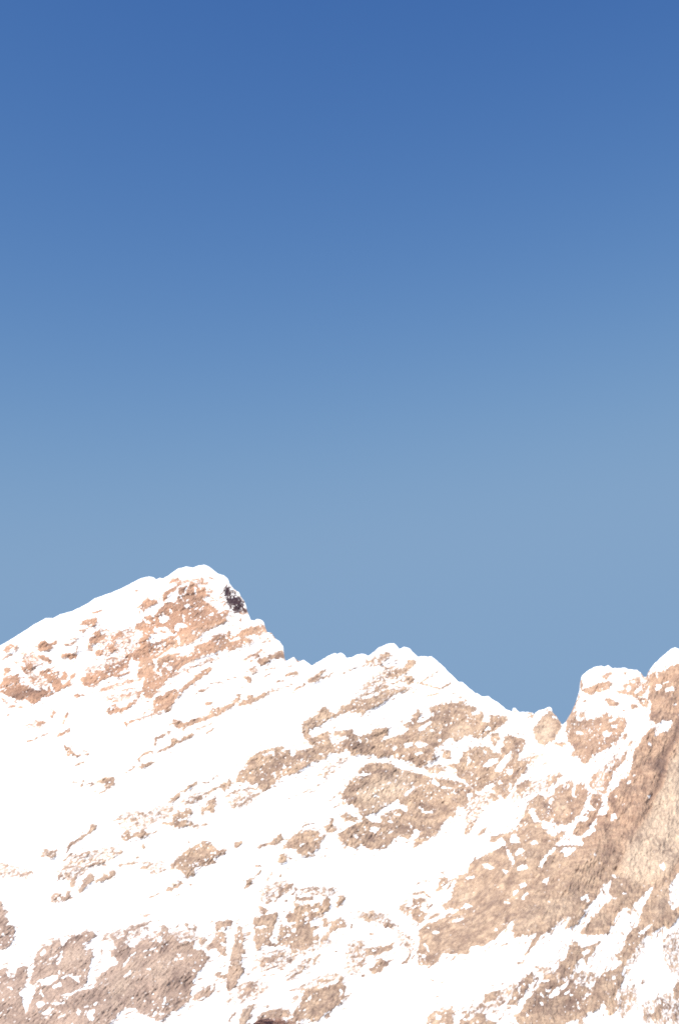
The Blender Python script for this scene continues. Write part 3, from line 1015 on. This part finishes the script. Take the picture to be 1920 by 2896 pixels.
def sheet(depth_out, lift):
    """front rows, then the far side falling away from the crest; returns (rows, cols, 3)"""
    Dn = D - depth_out
    X = sx * Dn; Z = sz * Dn + CAM_Z; Y = Dn
    top = np.stack([X[0], Y[0], Z[0]], -1)
    tb = (np.linspace(0, 1, NB + 1)[1:]) ** 1.8
    back = []
    for t in tb:
        d = 1500 * t
        fall = 0.10 * min(d, 8) + 0.78 * max(0, d - 8)
        zz = np.maximum(top[:, 2] - fall - lift * min(1, d / 10.0) + min(1.0, d / 60) * 18 * fbm(top[:, 0] / 60, np.full(len(cols), d / 60.0), 61, 3), -40)
        back.append(np.stack([top[:, 0] * (1 + d / 6000), top[:, 1] + d, zz], -1))
    back = np.array(back)[::-1]
    return np.concatenate([back, np.stack([X, Y, Z], -1)])

V_rock = sheet(rock_out, 1.0)
V_snow = sheet(snow_out, 0.0)
NR, NC = V_rock.shape[:2]

def grid_mesh(name, V, keep=None, smooth=True):
    idx = np.arange(NR * NC, dtype=np.int32).reshape(NR, NC)
    q = np.stack([idx[:-1, :-1], idx[:-1, 1:], idx[1:, 1:], idx[1:, :-1]], -1).reshape(-1, 4)[:, ::-1]
    if keep is not None:
        q = q[keep.reshape(-1)]
        used = np.zeros(NR * NC, bool); used[q.reshape(-1)] = True
        remap = np.cumsum(used) - 1
        q = remap[q].astype(np.int32)
        co = V.reshape(-1, 3)[used]
    else:
        used = np.ones(NR * NC, bool)
        co = V.reshape(-1, 3)
    me = bpy.data.meshes.new(name)
    me.vertices.add(len(co)); me.vertices.foreach_set('co', co.astype(np.float32).reshape(-1))
    me.loops.add(q.size); me.loops.foreach_set('vertex_index', np.ascontiguousarray(q).reshape(-1).astype(np.int32))
    me.polygons.add(len(q))
    me.polygons.foreach_set('loop_start', np.arange(0, q.size, 4, dtype=np.int32))
    me.polygons.foreach_set('use_smooth', np.full(len(q), smooth))
    me.update(calc_edges=True)
    return me, used

def vattr(me, name, arr):
    a = me.attributes.new(name, 'FLOAT', 'POINT')
    a.data.foreach_set('value', arr.astype(np.float32).reshape(-1))

# ------------------------------------------------------------------ materials
def new_mat(name):
    m = bpy.data.materials.new(name); m.use_nodes = True
    nt = m.node_tree
    for n in list(nt.nodes): nt.nodes.remove(n)
    out = nt.nodes.new('ShaderNodeOutputMaterial')
    bs = nt.nodes.new('ShaderNodeBsdfPrincipled')
    nt.links.new(bs.outputs[0], out.inputs[0])
    return m, nt, bs
def node(nt, kind, **kw):
    n = nt.nodes.new(kind)
    for k, v in kw.items(): setattr(n, k, v)
    return n
def math_n(nt, op, a, b=None, clamp=False):
    n = node(nt, 'ShaderNodeMath', operation=op, use_clamp=clamp)
    for i, v in enumerate((a, b)):
        if v is None: continue
        if isinstance(v, (int, float)): n.inputs[i].default_value = v
        else: nt.links.new(v, n.inputs[i])
    return n.outputs[0]
def mix_c(nt, f, a, b, blend='MIX'):
    n = node(nt, 'ShaderNodeMix', data_type='RGBA', blend_type=blend)
    for i, v in ((0, f), (6, a), (7, b)):
        if isinstance(v, (int, float)): n.inputs[i].default_value = v
        elif isinstance(v, tuple): n.inputs[i].default_value = v + (1,)
        else: nt.links.new(v, n.inputs[i])
    return n.outputs[2]

def rock_material():
    m, nt, bs = new_mat('weathered tan rock')
    tc = node(nt, 'ShaderNodeTexCoord')
    mp = node(nt, 'ShaderNodeMapping'); mp.inputs['Scale'].default_value = (0.55, 1, 1.0)
    nt.links.new(node(nt, 'ShaderNodeAttribute', attribute_name='bed').outputs['Vector'], mp.inputs[0])
    def noise(scale, vec, detail=5, rough=.6):
        n = node(nt, 'ShaderNodeTexNoise'); n.inputs['Scale'].default_value = scale
        n.inputs['Detail'].default_value = detail; n.inputs['Roughness'].default_value = rough
        nt.links.new(vec, n.inputs['Vector']); return n.outputs[0]
    def ramp(v, a, b):
        r = node(nt, 'ShaderNodeMapRange'); r.inputs[1].default_value = a; r.inputs[2].default_value = b
        nt.links.new(v, r.inputs[0]); return r.outputs[0]
    n1 = ramp(noise(0.10, mp.outputs[0]), .36, .64)
    n2 = ramp(noise(0.028, tc.outputs['Object'], 4), .4, .62)
    n3 = ramp(noise(0.42, tc.outputs['Object'], 4, .75), .36, .64)
    tone = node(nt, 'ShaderNodeAttribute', attribute_name='tone').outputs['Fac']
    hue = node(nt, 'ShaderNodeAttribute', attribute_name='hue').outputs['Fac']
    c = mix_c(nt, n1, ROCK_A, ROCK_B)
    c = mix_c(nt, math_n(nt, 'MULTIPLY', n2, .55), c, ROCK_C)
    bl = ramp(noise(0.085, tc.outputs['Object'], 6, .72), .40, .56)
    c = mix_c(nt, math_n(nt, 'MULTIPLY', math_n(nt, 'SUBTRACT', 1.0, bl), .55), c, (.165, .105, .085))
    # iron-stained beds high on the left, greyer mauve beds low on the left
    c = mix_c(nt, math_n(nt, 'MULTIPLY', hue, .75, True), c, ROCK_RED)
    c = mix_c(nt, math_n(nt, 'MULTIPLY', hue, -.75, True), c, ROCK_GREY)
    # pale limestone; darker brown rock with shade of slots and recesses painted in
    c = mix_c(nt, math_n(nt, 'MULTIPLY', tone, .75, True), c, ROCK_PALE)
    c = mix_c(nt, math_n(nt, 'MULTIPLY', tone, -.55, True), c, ROCK_DARK_SHADE)
    c = mix_c(nt, math_n(nt, 'MULTIPLY', math_n(nt, 'ADD', tone, 1.6), -1.2, True), c, (.030, .016, .022))  # near-black: shade of the summit recess painted into the colour
    k = math_n(nt, 'MULTIPLY_ADD', n3, .44); k.node.inputs[2].default_value = .78
    c = mix_c(nt, 1.0, c, k, 'MULTIPLY')
    # seeping stains running down the fall line
    m2 = node(nt, 'ShaderNodeMapping'); m2.vector_type = 'TEXTURE'; m2.inputs['Rotation'].default_value = (0, math.radians(-62), 0)
    m2.inputs['Scale'].default_value = (3.0, 4.0, 1.0)
    nt.links.new(tc.outputs['Object'], m2.inputs[0])
    st = ramp(noise(0.26, m2.outputs[0], 4, .6), .40, .62)
    where = ramp(noise(0.022, tc.outputs['Object'], 3), .44, .62)
    k2 = math_n(nt, 'MULTIPLY', math_n(nt, 'SUBTRACT', 1.0, st), where)
    c = mix_c(nt, math_n(nt, 'MULTIPLY', k2, .65), c, (.125, .083, .072))
    # open joints, steep and bedded
    wob = node(nt, 'ShaderNodeVectorMath', operation='MULTIPLY_ADD')
    wn_ = node(nt, 'ShaderNodeTexNoise'); wn_.inputs['Scale'].default_value = .25; wn_.inputs['Detail'].default_value = 4
    nt.links.new(m2.outputs[0], wn_.inputs['Vector'])
    nt.links.new(wn_.outputs['Color'], wob.inputs[0]); wob.inputs[1].default_value = (5, 5, 5); nt.links.new(m2.outputs[0], wob.inputs[2])
    vo = node(nt, 'ShaderNodeTexVoronoi', feature='DISTANCE_TO_EDGE'); vo.inputs['Scale'].default_value = .16
    nt.links.new(wob.outputs[0], vo.inputs['Vector'])
    crack = ramp(vo.outputs['Distance'], 0.0, .10)
    joint = math_n(nt, 'MULTIPLY', math_n(nt, 'SUBTRACT', 1.0, crack), ramp(noise(.06, tc.outputs['Object'], 3), .40, .60))
    c = mix_c(nt, math_n(nt, 'MULTIPLY', joint, .42), c, (.11, .07, .058))
    # wind-blown snow caught in the rough rock, thicker close to the snow's edge
    edge = node(nt, 'ShaderNodeAttribute', attribute_name='cover').outputs['Fac']
    d1 = noise(0.30, mp.outputs[0], 5, .75)
    d2 = math_n(nt, 'SUBTRACT', d1, math_n(nt, 'MULTIPLY', edge, .22))
    dust = ramp(d2, .39, .57); dust.node.interpolation_type = 'SMOOTHSTEP'
    c = mix_c(nt, math_n(nt, 'MULTIPLY', dust, .92), c, (.82, .80, .79))
    nt.links.new(c, bs.inputs['Base Color'])
    bs.inputs['Roughness'].default_value = .9
    bs.inputs['Specular IOR Level'].default_value = .2
    b = node(nt, 'ShaderNodeBump'); b.inputs['Strength'].default_value = .7; b.inputs['Distance'].default_value = 1.2
    hgt = math_n(nt, 'ADD', math_n(nt, 'MULTIPLY', noise(0.5, m2.outputs[0], 6, .72), 1.4), math_n(nt, 'MULTIPLY', crack, .5))
    nt.links.new(hgt, b.inputs['Height'])
    nt.links.new(b.outputs[0], bs.inputs['Normal'])
    return m
ROCK_A = (.295, .200, .140)
ROCK_B = (.475, .340, .235)
ROCK_C = (.41, .295, .208)
ROCK_RED = (.40, .215, .135)
ROCK_GREY = (.35, .255, .208)
ROCK_PALE = (.55, .43, .32)
ROCK_DARK_SHADE = (.085, .050, .045)
M_rock = rock_material()

def snow_material():
    m, nt, bs = new_mat('packed snow')
    tc = node(nt, 'ShaderNodeTexCoord')
    n = node(nt, 'ShaderNodeTexNoise'); n.inputs['Scale'].default_value = .2; n.inputs['Detail'].default_value = 4
    nt.links.new(tc.outputs['Object'], n.inputs['Vector'])
    c = mix_c(nt, n.outputs[0], (.84, .845, .86), (.90, .90, .90))
    # grit and rock showing through where the cover is thin
    thin = node(nt, 'ShaderNodeAttribute', attribute_name='thin').outputs['Fac']
    mp = node(nt, 'ShaderNodeMapping'); mp.vector_type = 'TEXTURE'; mp.inputs['Rotation'].default_value = (0, math.radians(-32), 0)
    mp.inputs['Scale'].default_value = (2.8, 2.0, 1.0)
    nt.links.new(tc.outputs['Object'], mp.inputs[0])
    g = node(nt, 'ShaderNodeTexNoise'); g.inputs['Scale'].default_value = .5; g.inputs['Detail'].default_value = 5; g.inputs['Roughness'].default_value = .75
    nt.links.new(mp.outputs[0], g.inputs['Vector'])
    r = node(nt, 'ShaderNodeMapRange', interpolation_type='SMOOTHSTEP'); r.inputs[1].default_value = .52; r.inputs[2].default_value = .70
    nt.links.new(math_n(nt, 'ADD', g.outputs[0], math_n(nt, 'MULTIPLY', thin, .22)), r.inputs[0])
    c = mix_c(nt, math_n(nt, 'MULTIPLY', r.outputs[0], thin), c, (.36, .27, .21))
    nt.links.new(c, bs.inputs['Base Color'])
    bs.inputs['Roughness'].default_value = .7
    bs.inputs['Specular IOR Level'].default_value = .25
    b = node(nt, 'ShaderNodeBump'); b.inputs['Strength'].default_value = .25; b.inputs['Distance'].default_value = .6
    nt.links.new(n.outputs[0], b.inputs['Height'])
    nt.links.new(b.outputs[0], bs.inputs['Normal'])
    return m
M_snow = snow_material()

me, used = grid_mesh('mountain', V_rock)
me.materials.append(M_rock)
pad = np.zeros((NB, NC))
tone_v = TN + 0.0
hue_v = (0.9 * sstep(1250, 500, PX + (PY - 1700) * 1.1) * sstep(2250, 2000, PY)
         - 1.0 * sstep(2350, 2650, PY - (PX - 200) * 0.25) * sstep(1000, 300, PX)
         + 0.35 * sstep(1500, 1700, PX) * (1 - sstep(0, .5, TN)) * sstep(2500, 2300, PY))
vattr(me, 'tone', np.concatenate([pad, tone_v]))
bed = me.attributes.new('bed', 'FLOAT_VECTOR', 'POINT')
bv = np.zeros((NR, NC, 3)); bv[NB:, :, 0] = A_; bv[NB:, :, 2] = S_
bed.data.foreach_set('vector', bv.astype(np.float32).reshape(-1))
vattr(me, 'cover', np.clip(np.concatenate([pad, Fd]), 0, 1))
vattr(me, 'hue', np.concatenate([pad, hue_v]))
mountain = bpy.data.objects.new('mountain', me)
col.objects.link(mountain)
mountain['kind'] = 'structure'
mountain['label'] = 'tan banded rock mountain with a peaked ridge under the blue sky'
mountain['category'] = 'mountain'

Fall = np.concatenate([np.full((NB, NC), -1.0), Fd])
bare = (Fall > 0.10)
keep = ~(bare[:-1, :-1] & bare[:-1, 1:] & bare[1:, :-1] & bare[1:, 1:])
me, used = grid_mesh('snow', V_snow, keep)
me.materials.append(M_snow)
thin_v = np.concatenate([pad, sstep(-.40, -.02, Fd) * .9 + 0.16 * sstep(.0, .12, RHg)])
vattr(me, 'thin', thin_v.reshape(-1)[used])
snow = bpy.data.objects.new('snow', me)
col.objects.link(snow)
snow['kind'] = 'stuff'
snow['label'] = 'bright white snow lying on the ledges and slopes of the rocky mountain'
snow['category'] = 'snow'

# ------------------------------------------------------------------ snowy ground from the viewer's feet to the horizon
gn = 161
g = np.linspace(-1, 1, gn); g = np.sign(g) * np.abs(g) ** 2.6
gxx, gyy = np.meshgrid(g * 16000, g * 16000)
rr = np.hypot(gxx, gyy)
gz = sstep(12, 400, rr) * fbm(gxx / 300, gyy / 300, 301, 4) * 9 - sstep(20, 700, rr) * 6 + 0.05 * fbm(gxx / 4, gyy / 4, 305, 2) * sstep(1, 6, rr)
NRo, NCo = NR, NC
NR, NC = gn, gn
me, _ = grid_mesh('ground', np.stack([gxx, gyy, gz], -1)[::-1])
NR, NC = NRo, NCo
me.materials.append(M_snow)
ground = bpy.data.objects.new('ground', me); col.objects.link(ground)
ground['kind'] = 'structure'
ground['label'] = 'flat snow covered ground below the mountain'

# ------------------------------------------------------------------ the person whose hair just enters the bottom of the frame
def simple_mat(name, c, rough=.7, scale=40, amt=.25):
    m, nt, bs = new_mat(name)
    tc = node(nt, 'ShaderNodeTexCoord')
    n = node(nt, 'ShaderNodeTexNoise'); n.inputs['Scale'].default_value = scale
    nt.links.new(tc.outputs['Object'], n.inputs['Vector'])
    nt.links.new(mix_c(nt, n.outputs[0], tuple(x * (1 - amt) for x in c), tuple(min(1, x * (1 + amt)) for x in c)), bs.inputs['Base Color'])
    bs.inputs['Roughness'].default_value = rough
    return m
M_skin = simple_mat('skin', (.55, .33, .24), .55, 30, .08)
M_hair = simple_mat('dark brown hair', (.035, .014, .014), .5, 60, .4)
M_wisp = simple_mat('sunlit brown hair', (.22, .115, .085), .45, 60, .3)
M_coat = simple_mat('dark blue coat', (.03, .05, .10), .8, 25, .25)
M_trou = simple_mat('charcoal trousers', (.04, .04, .045), .85, 25, .2)
M_boot = simple_mat('brown boots', (.09, .045, .02), .6, 25, .2)

PD = 6.0
psx, psz = sight(752.0, 2882.0)
HX, HTOP = psx * PD, psz * PD + CAM_Z         # crown of the head
K = HTOP / 1.78

def skin_mesh(name, joints, edges, subdiv=2):
    me = bpy.data.meshes.new(name)
    me.from_pydata([j[0] for j in joints], edges, [])
    o = bpy.data.objects.new(name, me); col.objects.link(o)
    md = o.modifiers.new('skin', 'SKIN'); md.use_smooth_shade = True
    for i, j in enumerate(joints):
        me.skin_vertices[0].data[i].radius = j[1] if isinstance(j[1], tuple) else (j[1], j[1])
        me.skin_vertices[0].data[i].use_root = (i == 0)
    sb = o.modifiers.new('sub', 'SUBSURF'); sb.levels = subdiv; sb.render_levels = subdiv
    dg = bpy.context.evaluated_depsgraph_get()
    real = bpy.data.meshes.new_from_object(o.evaluated_get(dg))
    bpy.data.objects.remove(o); bpy.data.meshes.remove(me)
    real.name = name
    for p in real.polygons: p.use_smooth = True
    return real

J = []; E = []
def j(x, y, z, r, par=None):
    J.append(((x, y, z), r))
    if par is not None: E.append((par, len(J) - 1))
    return len(J) - 1
pel = j(0, 0, .95, (.15, .11))
w1 = j(0, 0, 1.10, (.13, .10), pel)
ch = j(0, .0, 1.30, (.16, .115), w1)
sh = j(0, .0, 1.42, (.11, .085), ch)
nk = j(0, .0, 1.50, .055, sh)
n2 = j(0, -.01, 1.57, .055, nk)
hd0 = j(0, -.02, 1.62, (.065, .08), n2)
hd1 = j(0, -.01, 1.68, (.075, .092), hd0)
hd2 = j(0, 0, 1.735, (.055, .07), hd1)
nose = j(0, -.112, 1.655, .012, hd0)
for s in (-1, 1):
    a = j(s * .18, 0, 1.41, .055, sh)
    el = j(s * .235, .02, 1.13, .042, a)
    wr = j(s * .245, -.04, .88, .028, el)
    pm = j(s * .245, -.055, .80, (.022, .036), wr)
    for q in range(4):
        f1 = j(s * .248, -.085 + q * .020, .765, .0085, pm)
        f2 = j(s * .245, -.088 + q * .021, .735 - .005 * (q in (1, 2)), .008, f1)
        f3 = j(s * .238, -.088 + q * .021, .705 - .008 * (q in (1, 2)), .0065, f2)
    t1 = j(s * .238, -.095, .815, .0105, pm); t2 = j(s * .230, -.112, .785, .009, t1)
    ea = j(s * .079, .005, 1.655, .012, hd0)
    hp = j(s * .095, 0, .90, .085, pel)
    kn = j(s * .10, -.01, .50, .056, hp)
    an = j(s * .105, .015, .10, .038, kn)
    ft = j(s * .11, -.05, .045, .036, an); to = j(s * .115, -.15, .035, .030, ft)
body_me = skin_mesh('person', J, E)
body_me.materials.append(M_skin)
body = bpy.data.objects.new('person', body_me); col.objects.link(body)
body['label'] = 'person standing at the foot of the picture, only the dark windblown hair in view'
body['category'] = 'person'

def sub_skin(name, keep_joints, grow, mat):
    ids = {k: i for i, k in enumerate(keep_joints)}
    js = []
    for k in keep_joints:
        p, r = J[k]
        r = r if isinstance(r, tuple) else (r, r)
        js.append((p, (r[0] + grow, r[1] + grow)))
    es = [(ids[a], ids[b]) for a, b in E if a in ids and b in ids]
    m = skin_mesh(name, js, es); m.materials.append(mat)
    o = bpy.data.objects.new(name, m); col.objects.link(o); o.parent = body
    return o
names = {}
arm_ids = []; leg_ids = []; foot_ids = []
base = 10
per = (len(J) - base) // 2
for sidx in range(2):
    b0 = base + sidx * per
    arm_ids += [b0, b0 + 1, b0 + 2]
    leg_ids += [b0 + per - 5, b0 + per - 4, b0 + per - 3]
    foot_ids.append([b0 + per - 3, b0 + per - 2, b0 + per - 1])
sub_skin('coat', [0, 1, 2, 3, 4] + arm_ids, .020, M_coat)
sub_skin('trousers', [0, 1] + leg_ids, .016, M_trou)
for f in foot_ids: sub_skin('boot', f, .014, M_boot)

def blob(name, c, r, mat, parent):
    import bmesh
    bm = bmesh.new(); bmesh.ops.create_uvsphere(bm, u_segments=20, v_segments=12, radius=1)
    for v in bm.verts: v.co = (c[0] + v.co.x * r[0], c[1] + v.co.y * r[1], c[2] + v.co.z * r[2])
    m = bpy.data.meshes.new(name); bm.to_mesh(m); bm.free()
    for p in m.polygons: p.use_smooth = True
    m.materials.append(mat)
    o = bpy.data.objects.new(name, m); col.objects.link(o); o.parent = parent
    return o
M_eye = simple_mat('eye white', (.8, .8, .78), .2, 5, .02)
M_iris = simple_mat('brown iris', (.05, .02, .01), .2, 5, .1)
M_lip = simple_mat('lips', (.42, .17, .14), .5, 5, .1)
for s in (-1, 1):
    e = blob('eye', (s * .032, -.088, 1.675), (.014, .012, .009), M_eye, body)
    blob('iris', (s * .032, -.099, 1.675), (.0055, .003, .0055), M_iris, e)
blob('mouth', (0, -.098, 1.618), (.024, .008, .007), M_lip, body)

# hair: a cap of many fine tubes combed over the skull, with loose wisps blown to the right
rng = random.Random(4)
def tubes(paths, name, mat, parent, r0):
    vs = []; fs = []
    for path, r in paths:
        n = len(path); b = len(vs)
        for i, p in enumerate(path):
            q = path[min(i + 1, n - 1)]; o = path[max(i - 1, 0)]
            d = np.array(q) - np.array(o); d /= max(np.linalg.norm(d), 1e-9)
            u = np.cross(d, (0.13, 0.9, 0.2)); u /= max(np.linalg.norm(u), 1e-9); v = np.cross(d, u)
            rr_ = r * (1 - .75 * (i / (n - 1)) ** 2)
            for k in range(4):
                a = k * math.pi / 2
                vs.append(tuple(np.array(p) + rr_ * (math.cos(a) * u + math.sin(a) * v)))
        for i in range(n - 1):
            for k in range(4):
                a = b + i * 4 + k; c = b + i * 4 + (k + 1) % 4
                fs.append((a, c, c + 4, a + 4))
    m = bpy.data.meshes.new(name); m.from_pydata(vs, [], fs)
    for p in m.polygons: p.use_smooth = True
    m.materials.append(mat)
    o = bpy.data.objects.new(name, m); col.objects.link(o); o.parent = parent
    return o
hair = []
cz, ry, rx, rz = 1.672, .104, .088, .103
for i in range(900):
    az = rng.uniform(0, 2 * math.pi)
    fall = rng.uniform(1.55, 2.1) if abs(math.sin(az) + 1) > .55 else rng.uniform(.75, 1.0)   # short over the forehead
    lift = rng.uniform(1.0, 1.045)
    part = rng.uniform(0, .25)
    path = []
    for t in np.linspace(part, fall, 9):
        path.append((rx * lift * math.sin(t) * math.cos(az) * 1.0, .008 + ry * lift * math.sin(t) * math.sin(az), cz + rz * lift * math.cos(t)))
    if fall > 1.5:
        x, y, z = path[-1]
        for q in range(1, 7):
            path.append((x + .012 * q * rng.uniform(.2, 1.0), y * (1 - .02 * q), z - .035 * q))
    hair.append((path, rng.uniform(.0016, .003)))
hair_o = blob('hair', (0, .010, 1.676), (.088, .100, .099), M_hair, body)
tubes(hair, 'lock', M_hair, hair_o, .002)
wisps = []
for i in range(130):
    x0 = rng.uniform(-.05, .05); y0 = rng.uniform(-.05, .06)
    reach = rng.uniform(.06, .20); hgt = rng.uniform(-.01, .014) if i < 110 else rng.uniform(.012, .022)
    path = []
    for t in np.linspace(0, 1, 14):
        x = x0 + reach * t
        z = 1.768 + hgt * math.sin(math.pi * min(1, t * 1.15)) - .075 * t * t * (reach / .15) - 3.2 * x0 * x0 * (1 - t)
        path.append((x, y0 + .03 * math.sin(3 * t + i), z))
    wisps.append((path, rng.uniform(.0005, .0012)))
tubes(wisps, 'wisp', M_wisp, hair_o, .001)
body.location = (HX, PD, 0)
body.scale = (K, K, K)

# ------------------------------------------------------------------ daylight
SUN_EL, SUN_AZ = math.radians(40.0), math.radians(-143)    # azimuth clockwise from the viewing direction (+Y)
sun_dir = (math.sin(SUN_AZ) * math.cos(SUN_EL), math.cos(SUN_AZ) * math.cos(SUN_EL), math.sin(SUN_EL))
sd = bpy.data.lights.new('sun', 'SUN'); sd.energy = 5.0; sd.angle = math.radians(.53); sd.color = (1.0, .955, .90)
so = bpy.data.objects.new('sun', sd); col.objects.link(so)
from mathutils import Vector
so.rotation_euler = Vector(sun_dir).to_track_quat('Z', 'Y').to_euler()
so.location = (0, 0, 300)

world = bpy.data.worlds.new('World'); scene.world = world; world.use_nodes = True
wn = world.node_tree
for n in list(wn.nodes): wn.nodes.remove(n)
wo = wn.nodes.new('ShaderNodeOutputWorld'); bg = wn.nodes.new('ShaderNodeBackground')
sky = wn.nodes.new('ShaderNodeTexSky'); sky.sky_type = 'NISHITA'; sky.sun_disc = False
sky.sun_elevation = SUN_EL; sky.sun_rotation = SUN_AZ
sky.altitude = 2500; sky.air_density = 1.0; sky.dust_density = 0.0; sky.ozone_density = 3.0
# the film's response to the sky's blue: one exponent and gain per channel
sep = wn.nodes.new('ShaderNodeSeparateColor'); com = wn.nodes.new('ShaderNodeCombineColor')
wn.links.new(sky.outputs[0], sep.inputs[0])
for ch, (pw, gain, top, soft) in enumerate(((3.1, 620.0, 0.228, 0.28), (2.1, 23.4, 0.374, 0.28), (1.2, 3.14, 0.578, 0.35))):
    a = math_n(wn, 'POWER', math_n(wn, 'MULTIPLY', sep.outputs[ch], 0.1), pw)
    a = math_n(wn, 'MULTIPLY', a, gain)
    a = math_n(wn, 'SMOOTH_MIN', a, top); a.node.inputs[2].default_value = soft
    a = math_n(wn, 'MULTIPLY', a, 1 / 0.1 / 2 ** 0.62)
    wn.links.new(a, com.inputs[ch])
wn.links.new(com.outputs[0], bg.inputs[0]); bg.inputs[1].default_value = 0.1
wn.links.new(bg.outputs[0], wo.inputs[0])

vs = scene.view_settings
vs.view_transform = 'Standard'; vs.look = 'None'; vs.gamma = 1.0; vs.use_curve_mapping = False
vs.exposure = 0.62
scene.cycles.filter_width = 2.0
scene.cycles.use_denoising = False
scene.cycles.max_bounces = 4
